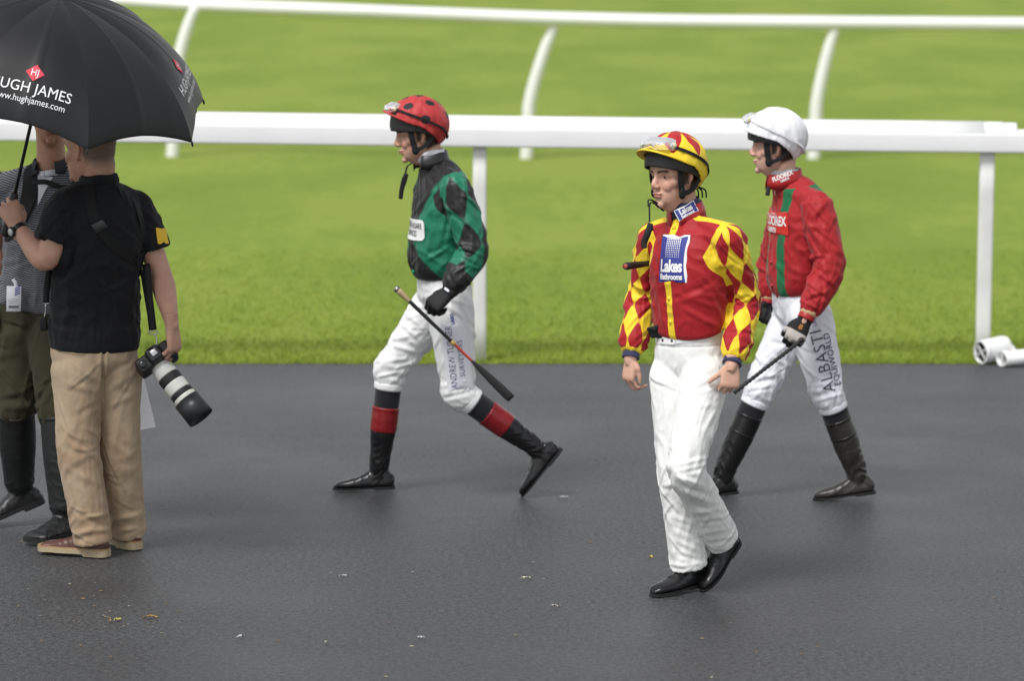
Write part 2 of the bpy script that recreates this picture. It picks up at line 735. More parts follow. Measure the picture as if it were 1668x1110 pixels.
def head_detail(V, Q, fr, s=1.0):
    """eye sockets, mouth line, ear hollow; returns vertices and colour fields"""
    N = normals(V, Q)
    x = fr.loc(V) / s
    near = (np.abs(x) < A(.16, .12, .15)).all(1)
    d = np.zeros(len(V))
    ay = np.abs(x[:, 1])
    front = sstep(.03, .06, x[:, 0])
    d -= .0078 * gs(ay - .0305, .0125) * gs(x[:, 2] - .0025, .0072) * front
    d -= .0022 * gs(ay - .0165, .006) * gs(x[:, 2] - .006, .010) * front
    d -= .0026 * gs(x[:, 2] + .0632 + 4.5 * ay ** 2, .0014) * sstep(.027, .019, ay) * front          # mouth line
    d -= .0024 * gs(x[:, 2] + .080, .0045) * sstep(.026, .010, ay) * front            # under the lip
    d -= .0018 * gs(x[:, 1], .003) * gs(x[:, 2] + .047, .005) * front                 # philtrum
    d -= .0002 * gs(ay - (.021 + (-.034 - x[:, 2]) * .45), .0035) * sstep(-.068, -.055, x[:, 2]) * sstep(-.034, -.042, x[:, 2]) * front
    d -= .004 * gs(x[:, 0] + .003, .008) * gs(x[:, 2] + .004, .012) * sstep(.07, .078, ay)
    V = V + N * (d * near * s)[:, None]
    big = np.where(near, 1.0, -1.0)
    brow_z = .0195 + .005 * np.sin(np.clip((ay - .010) / .042, 0, 1) * PI * .8)
    brow = np.minimum(.0044 - np.abs(x[:, 2] - brow_z), np.minimum(ay - .0105, .050 - ay)) * 1.0
    brow = np.where(near & (x[:, 0] > .035), brow, -1)
    lip_h = .0125 * np.sqrt(np.clip(1 - (ay / .0245) ** 2, 0, 1))
    lip = np.where(near & (x[:, 0] > .06), lip_h * .68 - np.abs(x[:, 2] + .0645 + 4 * ay ** 2), -1)
    hair = np.minimum(x[:, 2] + .062 - .25 * np.clip(-x[:, 0] - .05, -.2, .2), -.022 - x[:, 0])
    hair = np.maximum(hair, np.minimum(np.minimum(.012 - np.abs(x[:, 0] - .004) , x[:, 2] + .03), ay - .06))
    hair = np.where(near & (big > 0), hair, -1)
    blush = .55 * np.exp(-(((ay - .045) / .018) ** 2 + ((x[:, 2] + .026) / .020) ** 2)) + .6 * np.exp(-((x[:, 1] / .012) ** 2 + ((x[:, 2] + .028) / .014) ** 2)) + .5 * gs(x[:, 0] + .006, .016) * sstep(.066, .076, ay) - .45
    blush = np.where(near & (x[:, 0] > -.04), blush, -1) + .10 * noise3(V * 60)
    return V, dict(brow=brow, lip=lip, hair=hair, blush=blush)


def eyes(fr, parent, skin, iris, s=1.0, look=(0, 0), lid=.0040):
    for sy in (-1, 1):
        c = A(.0605, sy * .0305, .0018)
        v, f = ball((0, 0, 0), .0128, 24, 32)
        v = v[:, [2, 0, 1]]
        y0, z0 = v[:, 1] - look[0], v[:, 2] - look[1]
        open_h = lid * np.sqrt(np.clip(1 - (v[:, 1] / .0105) ** 2, 0, 1))
        front = v[:, 0] > .002
        opening = np.where(front, np.minimum(open_h * .8 - v[:, 2] + .0004, v[:, 2] + open_h), -1)
        lash = np.where(front, .0009 - np.abs(v[:, 2] - open_h * .8 - .0006), -1)
        irisf = np.where(front, np.minimum(.0058 - np.hypot(y0, z0), opening), -1)
        pup = np.where(front, np.minimum(.0026 - np.hypot(y0, z0), opening), -1)
        m = mat('eye_' + skin[0], skin[1], .35, .5, layers=(('opening', (.42, .37, .34), .0002), ('lash', (.03, .018, .012), .0004), ('iris', iris, .0003), ('pupil', (.008, .008, .008), .0003)))
        part('eye', fr.w((v + c) * s), f, m, parent, dict(opening=opening, lash=lash, iris=irisf, pupil=pup))


def hand_parts(W, d, n, side, curls, thumb=((.75, .60, -.25), (.9, .25, -.35)), infl=0.0, spread=1.0, s=1.0, flat=1.0):
    """W wrist, d direction of the knuckles, n back of the hand, side 'R'/'L'; curls = four triples of degrees"""
    d = nrm(d)
    n = nrm(n - (np.asarray(n, float) @ d) * d)
    t = np.cross(n, d) * (1 if side == 'R' else -1)
    R = np.stack([d, t, n], 1)
    W = np.asarray(W, float)
    loc = lambda p: np.asarray(p, float) * s @ R.T + W
    out = []
    g = infl
    K = [(-.04, 0, 0, .024 + g, .024 + g, .028 + g), (0, 0, 0, .0200 + g, .021 + g, .0290 + g), (.03, .001, 0, .0165 + g, .0195 + g, .036 + g),
         (.065, 0, .001, .0145 + g, .017 + g, .0405 + g), (.088, 0, .001, .0125 + g, .0145 + g, .0405 + g), (.097, 0, 0, .008 + g, .010 + g, .036 + g)]
    v, f = tube(K, n=24, m=28, ref=(0, 0, 1), ex=2.6)
    out.append((loc(v), f))
    base = [(.088, .0295, 0), (.093, .0095, .001), (.089, -.0105, 0), (.080, -.0295, -.002)]
    lens = [(.043, .026, .021), (.047, .030, .022), (.043, .028, .021), (.034, .021, .019)]
    rad = [.0088, .009, .0086, .0077]
    for k in range(4):
        p = A(*base[k])
        pts = [(*(p - A(.012, 0, 0)), rad[k] + .001 + g)]
        pts.append((*p, rad[k] + .0012 + g))
        a = 0
        for q in range(3):
            a += math.radians(curls[k][q])
            dr = A(math.cos(a), (1.5 - k) * .05 * spread, -math.sin(a))
            mid = p + nrm(dr) * lens[k][q] * .5
            p = p + nrm(dr) * lens[k][q]
            pts.append((*mid, rad[k] * (1 - .06 * q) - .0004 + g))
            pts.append((*p, rad[k] * (1 - .09 * (q + 1)) + (.0006 if q < 2 else -.0008) + g))
        v, f = tube(pts, n=26, m=12, ref=(0, 1, 0))
        out.append((loc(v), f))
        out.append((loc(ball(p, rad[k] * .75 + g, 8, 10)[0]), ball(p, 1, 8, 10)[1]))
    p0 = A(.018, .020, -.006)
    d1, d2 = nrm(thumb[0]), nrm(thumb[1])
    d0 = nrm(A(.75, .62, -.28))
    p1 = p0 + d0 * .030
    p2 = p1 + d1 * .034
    p3 = p2 + d2 * .028
    v, f = tube([(*p0, .0165 + g), (*p1, .0135 + g), (*(p1 + d1 * .017), .0105 + g), (*p2, .0108 + g), (*(p2 + d2 * .015), .0098 + g), (*p3, .0075 + g)], n=26, m=14, ref=(0, 0, 1))
    out.append((loc(v), f))
    out.append((loc(ball(p3, .0078 + g, 8, 10)[0]), ball(p3, 1, 8, 10)[1]))
    return out


FIST = [(62, 85, 55), (66, 88, 55), (68, 88, 55), (70, 85, 55)]
RELAX = [(25, 35, 22), (30, 40, 25), (34, 42, 26), (38, 42, 26)]


def arm_parts(S, E, W, ru=.046, re=.037, rf=.041, rw=.026, ref=(0, -1, 0)):
    S, E, W = map(np.asarray, (S, E, W))
    m1 = S * .5 + E * .5
    m2 = E * .72 + W * .28
    m3 = E * .35 + W * .65
    return [tube([(*S, ru * 1.05), (*m1, ru), (*(E * .9 + S * .1), re * 1.02), (*(E * .93 + W * .07), re * 1.02), (*m2, rf), (*m3, rf * .80), (*W, rw), (*(W + (W - E) * .06), rw * .85), (*(W + (W - E) * .12), rw * .5)], n=50, m=22, ref=ref)]


def make_body(J, fr, skin, parent, s=1.0, hands=(), arms=None, voxel=.003, neck=.053, jaw=1.0, nose=1.0, bare=None, stub=None):
    """the whole figure as one skin; most of it lies inside the clothes"""
    parts = head_parts(fr, s, jaw, nose)
    nb, pel, ch = J['neck'], J['pelvis'], J['chest']
    fw = J['fwd']
    hb = fr.w(A(-.040, 0, -.045) * s)
    hc = fr.w(A(-.012, 0, -.085) * s)
    parts.append(tube([(*(nb - A(0, 0, .06)), neck * .8), (*nb, neck), (*((nb + hb) / 2), neck * .96), (*hb, neck * .96), (*fr.w(A(-.03, 0, -.01)), neck * .9)], n=24, m=28, ref=fw))
    parts.append(tube([(*(pel - A(0, 0, .04)), .05, .06, .08), (*pel, .065, .07, .10), (*(pel * .6 + ch * .4), .06, .06, .09), (*ch, .07, .07, .11), (*(ch * .35 + nb * .65), .05, .05, .09), (*nb, .04, .04, .045)], n=40, m=30, ref=fw))
    for sd in 'LR':
        S, E, W = J['sh' + sd], J['el' + sd], J['wr' + sd]
        parts.append(tube([(*(nb - A(0, 0, .06)), .03), (*S, .034)], n=8, m=16, ref=(0, -1, .3)))
        kw = (arms or {}).get(sd, dict(ru=.036, re=.031, rf=.033, rw=.025))
        parts += arm_parts(S, E, W, **kw)
        H, Kn, An = J['hip' + sd], J['kn' + sd], J['an' + sd]
        parts.append(tube([(*H, .058), (*Kn, .040), (*(Kn * .65 + An * .35), .038), (*An, .026)], n=30, m=18, ref=fw))
    for h in hands:
        parts += h
    V, Q = union(parts, voxel, 2, .5)
    xh = fr.loc(V)
    fm = sstep(.0, .04, xh[:, 0]) * (np.abs(xh[:, 2]) < .13) * (np.abs(xh[:, 1]) < .1)
    V = smooth(V, Q, 2, .5, fm)
    V, at = head_detail(V, Q, fr, s)
    V = smooth(V, Q, 1, .3)
    if stub is not None:
        at['hair'] = stub(fr.loc(V), V)
    nm, c, hairc, lipc = skin
    m = mat('skin_' + nm, c, .48, .4, layers=(('blush', (c[0] * .93, c[1] * .68, c[2] * .66), .5), ('lip', lipc, .002), ('brow', hairc, .0025), ('hair', hairc, .006)), var=(22, .13), sss=.12, bump=(190, .25, .003), rvar=(30, .10))
    return part('body', V, Q, m, parent, at)


# ------------------------------------------------------------------ clothes
def leg_parts(H, K_, An, prof, ref):
    """prof: rows of (t along hip-knee-ankle 0..2, radius front, back, side)"""
    out = []
    t0, a0, b0, c0 = prof[0]
    prof = [(-.34, a0 * .35, b0 * .35, c0 * .35), (-.18, a0 * .72, b0 * .72, c0 * .72)] + list(prof)
    for t, a, b, c in prof:
        p = H + (K_ - H) * t if t <= 1 else K_ + (An - K_) * (t - 1)
        out.append((*p, a, b, c))
    return tube(out, n=70, m=36, ref=ref, ex=2.15)


def cloth_noise(V, N, amp, sc, seed=0):
    return V + N * (amp * noise3(V * sc + seed))[:, None]


def foot_parts(fr, L=.262, wide=1.0, toe=.6, top=1.0, hi=.088):
    """shoe upper in a frame whose origin is on the ground under the ankle"""
    k = L / .262
    rows = [(-.058, .050, .020), (-.045, .074, .031), (-.012, hi, .0345), (.025, hi * .93, .0355), (.065, .064, .039), (.105, .050, .043), (.145, .041, .040), (.180, .033, .040 * toe + .006), (.199, .020, .020 * toe)]
    K = [(x * k, 0, .020, t * top - .020, .017, w * wide) for x, t, w in rows]
    return [fr.put(tube(K, n=44, m=30, ref=(0, 0, 1), ex=2.35)), fr.put(ball((-.05 * k, 0, .032), (.018, .026 * wide, .03)))]


def sole_part(fr, L=.262, wide=1.0, toe=.6, th=.010, heel=.016, lip=.003):
    k = L / .262
    rows = [(-.068, .012), (-.060, .024), (-.045, .0315), (-.012, .0335), (.025, .0335), (.065, .037), (.105, .0425), (.145, .040), (.180, .040 * toe + .005), (.204, .018 * toe)]
    C = hermite([(x * k, w * wide + lip, 0) for x, w in rows], 40)
    V, F = [], []
    n = len(C)
    for i, (x, w, _) in enumerate(C):
        hz = -heel if x < .02 * k else -.001
        for y, z in ((w, th), (-w, th), (-w, hz), (w, hz)):
            V.append((x, y, z))
    for i in range(n - 1):
        for j in range(4):
            q = (j + 1) % 4
            F.append((i * 4 + j, i * 4 + q, (i + 1) * 4 + q, (i + 1) * 4 + j))
    F.append((3, 2, 1, 0))
    F.append(tuple((n - 1) * 4 + j for j in range(4)))
    return fr.put((np.array(V), F))


def foot_frame(An, fwd, pitch=0.0, drop=.085, roll=0.0):
    """frame on the sole below the ankle; pitch > 0 lifts the heel"""
    f = nrm(fwd)
    side = np.cross(A(0, 0, 1), f)
    a = math.radians(pitch)
    f2 = f * math.cos(a) - A(0, 0, 1) * math.sin(a)
    u2 = np.cross(f2, side)
    r = math.radians(roll)
    u2 = u2 * math.cos(r) + side * math.sin(r)
    return Frame(An - u2 * drop, f2, u2)


def ground_frame(fr, parts_fn, z=0.0):
    """shift the frame up or down so that the shoe just touches the ground"""
    m = min(v[:, 2].min() for v, f in parts_fn(fr))
    fr.o = fr.o + A(0, 0, z - m)
    return fr


def set_feet(J, spec):
    """put both feet on the ground first, then let the ankles follow; spec: side -> (direction, pitch, length, keywords)"""
    out = {}
    for sd, (d, pitch, L, kw) in spec.items():
        fr = foot_frame(J['an' + sd], d, pitch)
        fr = ground_frame(fr, lambda q: [sole_part(q, L)] + foot_parts(q, L))
        J['an' + sd] = fr.w((0, 0, .085))
        out[sd] = fr
    return out


def riding_boot(parent, Kn, fr, top, r, mats_, seed, bend=0.0, fwd=None, band=None, L=.262, wrinkle_amp=.0035, fkw=None):
    """tall boot: shaft and foot in one skin, sole below; top = share of the shin (0 knee, 1 ankle) where it ends"""
    An = fr.w((0, 0, .085))
    up = nrm(Kn - An)
    p = lambda t: Kn + (An - Kn) * t
    fw = fr.f
    K = [(*p(top), r[0]), (*p(top * .6 + .4), r[1]), (*p(.80), r[2]), (*p(.95), r[3]), (*fr.w((.008, 0, .05)), .036, .036, .034)]
    parts = [tube(K, n=50, m=32, ref=fw)] + foot_parts(fr, L, **(fkw or {}))
    V, Q = union(parts, .004, 4, .5)
    N = normals(V, Q)
    u, th, d, LL = limb_coords(V, limb([p(top), p(.8), p(1.02)], 60), fw)
    am = np.exp(-((u - LL * .97) / .05) ** 2) + .35 * np.exp(-((u - LL * .6) / .09) ** 2)
    V = V + N * (wrinkle_amp * am * wrinkle(u, th, 26, .9, .5, seed))[:, None]
    x = fr.loc(V)
    ba = np.exp(-((x[:, 0] - .095) / .03) ** 2) * sstep(.02, .04, x[:, 2])
    V = V + N * (.0011 * ba * np.sin(x[:, 0] * 170 + 8 * x[:, 1]))[:, None]
    V = cloth_noise(V, N, .0012, 22, seed)
    at = {}
    if band is not None:
        at['band'] = np.minimum(u - band[0], band[1] - u) if band else u * 0 - 1
        V = V + N * (.0014 * sstep(.0, .006, band[1] - u))[:, None]
    V = V + N * (.0022 * gs(u - .004, .004))[:, None]
    b = part('boot', V, Q, mats_[0], parent, at)
    v, f = sole_part(fr, L, th=.007, heel=.006, lip=.0005) if not fkw else sole_part(fr, L, fkw['wide'], fkw['toe'], th=.016, heel=.012, lip=.004)
    part('sole', v, f, mats_[1], b, flat=True)
    return b


def helmet(parent, fr, capm, shellm, capfield=None, brim=.055, rim=(.078, .046, -.030), tilt=0.0, s=1.0, goggles=None, strapm=None, lensm=None, bobble=True, seed=1, brimm=None, brim_up=.10, gog_dir=0.0, shell_front=.034, harness=None):
    """racing skull cap with its silk, peak, goggles and harness; frame = head frame"""
    c = A(-.008, 0, .046)
    rad = A(.127, .103, .112)
    n, m = 34, 96
    head = fr
    ta = math.radians(tilt)                        # worn tipped back: peak up, nape down
    fr = Frame(head.w(A(.046 * math.sin(ta), 0, 0) * s), head.f * math.cos(ta) + head.u * math.sin(ta), head.u * math.cos(ta) - head.f * math.sin(ta))

    def cap_pt(phi, z, off):
        # point on the ellipsoid at azimuth phi and height z
        k = np.clip((z - c[2]) / (rad[2] + off), -.999, .999)
        rr = np.sqrt(1 - k * k)
        return np.stack([c[0] + (rad[0] + off) * rr * np.cos(phi), c[1] + (rad[1] + off) * rr * np.sin(phi), z + 0 * phi], -1)

    def rimz(phi, r):
        x = np.cos(phi)
        return np.where(x > 0, r[1] + (r[0] - r[1]) * np.abs(x) ** 1.3, r[1] + (r[2] - r[1]) * np.abs(x) ** 1.1)

    def shell(r, off, puck=0.0, inner=.004):
        phi = np.arange(m) / m * 2 * PI
        V, F = [], []
        zr = rimz(phi, r)
        er = np.arcsin(np.clip((zr - c[2]) / rad[2], -.99, .99))
        for i in range(n):
            t = (i + .5) / n
            e = PI / 2 + (er - PI / 2) * (i / (n - 1)) if i else np.full(m, PI / 2 - .02)
            q = off + puck * (noise3(np.stack([phi * 9, np.full(m, i * .10), np.full(m, seed * 3.)], 1)) * (.25 + (i / n) ** 2) + .8 * noise3(np.stack([np.cos(phi) * 3 + seed, np.sin(phi) * 3, np.full(m, i * .12)], 1)))
            V.append(np.stack([c[0] + (rad[0] + q) * np.cos(e) * np.cos(phi), c[1] + (rad[1] + q) * np.cos(e) * np.sin(phi), c[2] + (rad[2] + q) * np.sin(e)], -1))
        last = V[-1]
        V.append(c + (last - c) * .955)
        V.append(c + (last - c) * .93 + A(0, 0, .02))
        k = len(V)
        V = np.concatenate(V)
        for i in range(k - 1):
            for j in range(m):
                jj = (j + 1) % m
                F.append((i * m + j, (i + 1) * m + j, (i + 1) * m + jj, i * m + jj))
        V = np.concatenate([V, [c + A(0, 0, rad[2] + off)]])
        for j in range(m):
            F.append((j, (j + 1) % m, k * m))
        return V, F

    # hard shell, low over the brow
    v, f = shell((shell_front, .012, -.026), -.004)
    h = part('helmet', fr.w(v * s), f, shellm, parent)
    # silk
    v, f = shell(rim, .0075, .0055)
    at = capfield(v) if capfield else {}
    part('silk_cap', fr.w(v * s), f, capm, h, at)
    # peak
    nb = 41
    ph = np.linspace(-1.25, 1.25, nb)
    V, F = [], []
    zi = rimz(ph, rim)
    inn = cap_pt(ph, zi + .004, .001)
    ln = brim * np.cos(ph * 1.2) ** .75
    for k, (t, z) in enumerate(((0, .0035), (.5, .006), (.9, .0035), (1.0, 0), (.9, -.003), (.5, 0), (0, -.004))):
        out = inn + np.stack([np.cos(ph * .75) * ln * t, np.sin(ph * .75) * ln * t, ln * t * brim_up - .10 * (t * ln) * np.abs(np.sin(ph)) + z], -1)
        V.append(out)
    k = len(V)
    V = np.concatenate(V)
    for i in range(k):
        for j in range(nb - 1):
            ii = (i + 1) % k
            F.append((i * nb + j, ii * nb + j, ii * nb + j + 1, i * nb + j + 1))
    part('peak', fr.w(V * s), F, brimm or capm, h, {a: np.full(len(V), -1.) for a in at})
    if bobble:
        part('bobble', fr.w(ball(c + A(-.004, 0, rad[2] + .006), (.010, .010, .006))[0] * s), ball((0, 0, 0), 1)[1], MATS.get(bobble, capm) if isinstance(bobble, str) else capm, h, {a: np.full(len(ball((0, 0, 0), 1)[0]), -1.) for a in at})
    # goggles pushed up on the front of the silk
    if goggles:
        z0, z1, half = goggles
        nb, nv = 36, 9
        ph = np.linspace(-half, half, nb) + gog_dir
        V, F = [], []
        rows = []
        for q in range(nv):
            t = q / (nv - 1)
            z = z0 + (z1 - z0) * t
            bul = .012 + .020 * math.sin(PI * min(max(t, .08), .92)) ** .6
            edge = np.clip((half - np.abs(ph - gog_dir)) / .35, .02, 1) ** .5
            zz = z + (t - .5) * -.022 * (1 - edge)
            nosep = .010 * np.exp(-((ph - gog_dir) / .13) ** 2) * (1 - t)
            rows.append(cap_pt(ph, zz + nosep, .007 + bul * edge + .0025 * noise3(np.stack([ph * 5, np.full(nb, t * 4), np.full(nb, seed * 5.)], 1))))
        for q in (nv - 1, 0):
            rows.append(cap_pt(ph, z0 + (z1 - z0) * (q / (nv - 1)) + 0 * ph, .002))
        k = len(rows)
        V = np.concatenate(rows)
        for i in range(k):
            for j in range(nb - 1):
                ii = (i + 1) % k
                F.append((i * nb + j, ii * nb + j, ii * nb + j + 1, i * nb + j + 1))
        F.append(tuple(i * nb for i in range(k)))
        F.append(tuple(i * nb + nb - 1 for i in range(k))[::-1])
        g = part('goggles', fr.w(V * s), F, lensm, h)
        for sg in (-1, 1):
            pg = cap_pt(A(sg * (half - .06) + gog_dir), A((z0 + z1) / 2 - .004), .018)[0]
            ff = Frame(pg, nrm(pg - c), (0, 0, 1))
            part('buckle', fr.w(ff.w(tube([(-.004, 0, 0, .011), (.003, 0, 0, .011)], n=4, m=18, ref=(0, 0, 1))[0]) * s), tube([(-.004, 0, 0, .011), (.003, 0, 0, .011)], n=4, m=18, ref=(0, 0, 1))[1], mat('goggle_button', (.62, .55, .36), .35), g)
        # elastic strap round the back
        a = np.linspace(half - .08, 2 * PI - half + .08, 60)
        zz = (z0 + z1) / 2 - (1 - np.abs(np.cos(a / 2)) ** 1.0) * ((z0 + z1) / 2 - rim[2] - .028)
        pts = cap_pt(a + gog_dir, zz, .0125)
        ups = nrm(np.stack([0 * a + .35 * -np.cos(a), 0 * a, np.ones_like(a)], 1))
        v, f = ribbon(pts, ups, .0055, .0018, 110)
        part('goggle_strap', fr.w(v * s), f, strapm, g, flat=True)
    # harness
    strapm = harness or strapm
    fr = head
    for sy in (-1, 1):
        pts = [(.036, sy * .079, .030), (.034, sy * .0785, -.010), (.030, sy * .0755, -.040), (.028, sy * .0735, -.064)]
        v, f = ribbon(pts, [(1, 0, 0), (1, 0, 0), (1, 0, .1), (1, 0, .2)], .0125, .0025, 30)
        part('chin_strap', fr.w(v * s), f, strapm, h, flat=True)
        pts = [(-.060, sy * .077, -.012), (-.030, sy * .083, -.040), (.004, sy * .079, -.058), (.030, sy * .0745, -.064)]
        v, f = ribbon(pts, (0, 0, 1), .0085, .0022, 24)
        part('rear_strap', fr.w(v * s), f, strapm, h, flat=True)
        v, f = tube([(.028, sy * .0715, -.060, .013, .013, .019), (.028, sy * .0765, -.061, .015, .015, .021), (.028, sy * .083, -.062, .013, .013, .018), (.028, sy * .0845, -.062, .005, .005, .008)], n=12, m=20, ref=(1, 0, 0))
        part('ear_pad', fr.w(v * s), f, strapm, h)
    return h


def collar(parent, C, axis, fwd, r0, r1, hgt, m, gap=0.5, droop=.012, th=.004, name='collar'):
    """stand collar: open ring round the neck with a small gap in front"""
    fr = Frame(C, fwd, axis)
    na = 60
    a = np.linspace(gap * .5, 2 * PI - gap * .5, na)
    prof = [(r0, 0), (r0 * .7 + r1 * .3 + .002, hgt * .5), (r1, hgt), (r1 - th * .5, hgt + .002), (r1 - th, hgt), (r0 * .7 + r1 * .3 - th, hgt * .5), (r0 - th, 0)]
    rows = []
    for r, z in prof:
        rr = r * (1 + .03 * np.sin(a * 3 + 1))
        rows.append(np.stack([rr * np.cos(a) * 1.06, rr * np.sin(a), z - droop * (1 + np.cos(a)) * .5 + .002 * np.sin(a * 5)], -1))
    k = len(rows)
    V = np.concatenate(rows)
    F = []
    for i in range(k):
        for j in range(na - 1):
            ii = (i + 1) % k
            F.append((i * na + j, i * na + j + 1, ii * na + j + 1, ii * na + j))
    F.append(tuple(i * na for i in range(k)))
    F.append(tuple(i * na + na - 1 for i in range(k))[::-1])
    V = fr.w(V)
    return part(name, V, F, m, parent), V, F


def torso_frame(J):
    """coordinates on the torso: height above the pelvis along the spine, sideways (left +) and forward"""
    ax = nrm(J['neck'] - J['pelvis'])
    return Frame(J['pelvis'], J['fwd'], ax)


def jacket_build(J, rows, sleeve, voxel=.0045, shoulder_r=.058, seeds=(1, 2), amp=1.0, ref_arm=(0, -1, 0), folds=(), trap=.048, wr_t=1.0, blouse=None, sl_ex=2.0):
    """rows: (t 0 pelvis..1 neck, front, back, side, forward shift); sleeve: rows of (t along shoulder-elbow-wrist 0..2, radius)"""
    fw = J['fwd']
    pel, nb, ch = J['pelvis'], J['neck'], J['chest']
    K = []
    spine = hermite([pel, ch, nb], 50)
    for t, a, b, c, s in rows:
        p = spine[int(round(np.clip(t, 0, 1) * 49))] + (A(0, 0, 1) * (t * .53 if t < 0 else 0)) + fw * s
        K.append((*p, a, b, c))
    parts = [tube(K, n=70, m=56, ref=fw, ex=2.25)]
    paths = {}
    for sd in 'LR':
        S, E, W = J['sh' + sd], J['el' + sd], J['wr' + sd]
        rr = []
        for t, r in sleeve:
            p = S + (E - S) * t if t <= 1 else E + (W - E) * (t - 1)
            rr.append((*p, r))
        parts.append(tube(rr, n=64, m=36, ref=ref_arm, ex=sl_ex))
        parts.append(tube([(*(nb + A(0, 0, -.045)), trap), (*((nb + S) / 2 + A(0, 0, -.012)), trap * 1.08), (*S, shoulder_r)], n=16, m=24, ref=(0, -1, .2)))
        parts.append(ball(S, shoulder_r * 1.06))
        paths[sd] = limb([S, E, W] if wr_t >= 1 else [S, E, E + (W - E) * wr_t], 90)
    V, Q = union(parts, voxel, 5, .5)
    N = normals(V, Q)
    # which limb does each vertex belong to: compare the distance to the trunk with the distance to the sleeve
    tf = torso_frame(J)
    X = tf.loc(V)
    H = np.linalg.norm(nb - pel)
    KK = hermite(K, 120)
    ci = ((V[:, None, :] - KK[None, :, :3]) ** 2).sum(2).argmin(1) if len(V) < 20000 else np.concatenate([((V[k:k + 8000, None, :] - KK[None, :, :3]) ** 2).sum(2).argmin(1) for k in range(0, len(V), 8000)])
    ci = np.clip(ci, 1, 118)
    D = V - KK[ci, :3]
    a_, l_ = D @ tf.f, D @ tf.l
    rx = np.where(a_ > 0, KK[ci, 3], KK[ci, 4])
    ry = KK[ci, 5]
    e = np.sqrt((a_ / rx) ** 2 + (l_ / ry) ** 2)
    sd_t = (e - 1) * np.minimum(rx, ry)
    info = {}
    for i, sd in enumerate('LR'):
        u, th, d, L = limb_coords(V, paths[sd], ref_arm)
        sgn = 1 if sd == 'L' else -1
        S = J['sh' + sd]
        st = np.array([q[0] for q in sleeve])
        Lu, Lf = np.linalg.norm(J['el' + sd] - S), np.linalg.norm(J['wr' + sd] - J['el' + sd])
        su = np.where(st <= 1, st * Lu, Lu + (st - 1) * Lf)
        sd_a = d - np.interp(u, su, [q[1] for q in sleeve])
        cmp_ = sd_t - sd_a
        axis = nrm(nrm(paths[sd][12] - S) * .55 + tf.l * sgn * .85)
        plane = (V - S) @ axis + .030
        arm = np.where(u < .13, np.minimum(plane, cmp_ + .03 * sstep(.13, .05, u)), cmp_)
        arm = np.where((X[:, 1] * sgn < .0) & (u < .14), -1.0, arm)
        arm = np.where(sd_a > .06, -1.0, arm)
        info[sd] = dict(u=u, th=th, d=d, L=L, arm=arm)
        info[sd]['w'] = sstep(-.012, .02, arm)
        V = V - N * (.016 * gs(cmp_, .007) * sstep(.11, .17, u) * (sd_a < .05))[:, None]
    N = normals(V, Q)
    # folds
    disp = np.zeros(len(V))
    for i, sd in enumerate('LR'):
        I = info[sd]
        u, th, L = I['u'], I['th'], I['L']
        Lu = np.linalg.norm(J['el' + sd] - J['sh' + sd])
        w = I['w']
        el = np.exp(-((u - Lu) / .075) ** 2)
        wr = np.exp(-((u - L + .035) / .055) ** 2)
        sh = np.exp(-((u - .06) / .07) ** 2)
        base = .28
        rng = random.Random(seeds[0] * 100 + i)
        cr = (limb_folds(u, th, rng, 9, Lu - .07, Lu + .07, dep=(.004, .010)) + limb_folds(u, th, rng, 6, .02, .14, slope=(-.12, .12)) + limb_folds(u, th, rng, 9, L - .11, L - .03, w=(.004, .008), dep=(.003, .007)) + limb_folds(u, th, rng, 6, .1, L - .1, w=(.008, .016), slope=(-.15, .15), span=(.8, 1.6)))
        disp += amp * w * (.0070 * (el + .55 * sh + base) * wrinkle(u, th, 11, .6, .9, seeds[0] + i * 1.7) + .0032 * wrinkle(u, th, 9, 1.6, 1.4, seeds[0] + 5 + i) + cr)
    wt = 1 - np.clip(info['L']['w'] + info['R']['w'], 0, 1)
    ang = np.arctan2(X[:, 1], X[:, 0])
    z = X[:, 2] / H
    # torso: hanging folds low down, slanting pulls from the armpits
    Y3 = np.stack([ang * 2.4 + z * 1.2, z * 1.6, np.full(len(V), seeds[0] * 2.7)], 1)
    r1 = ridge(noise3(Y3)) - .4
    Y3 = np.stack([ang * 1.2 - z * 5.0, z * 6 + ang * 1.5, np.full(len(V), seeds[1] * 4.1)], 1)
    r2 = ridge(noise3(Y3)) - .4
    low = sstep(.75, .25, z)
    disp += amp * wt * (.0085 * low * r1 + .0065 * r2 + .0045 * (ridge(noise3(np.stack([ang * 5, z * 3, np.full(len(V), 9.)], 1))) - .4) * sstep(.35, .1, z))
    disp += amp * wt * limb_folds(z * H, ang, random.Random(seeds[1]), 16, .12 * H, .8 * H, w=(.005, .011), dep=(.0025, .006), slope=(-.10, .10), span=(.35, .9))
    z0 = rows[0][0]
    disp *= np.where(wt > .5, .15 + .85 * sstep(z0 + .01, z0 + .10, z), 1)
    V = V + N * disp[:, None]
    N = normals(V, Q)
    for fl in folds:
        V = fold_seen(V, N, *fl)
    V = smooth(V, Q, 1, .4)
    return V, Q, X, H, info


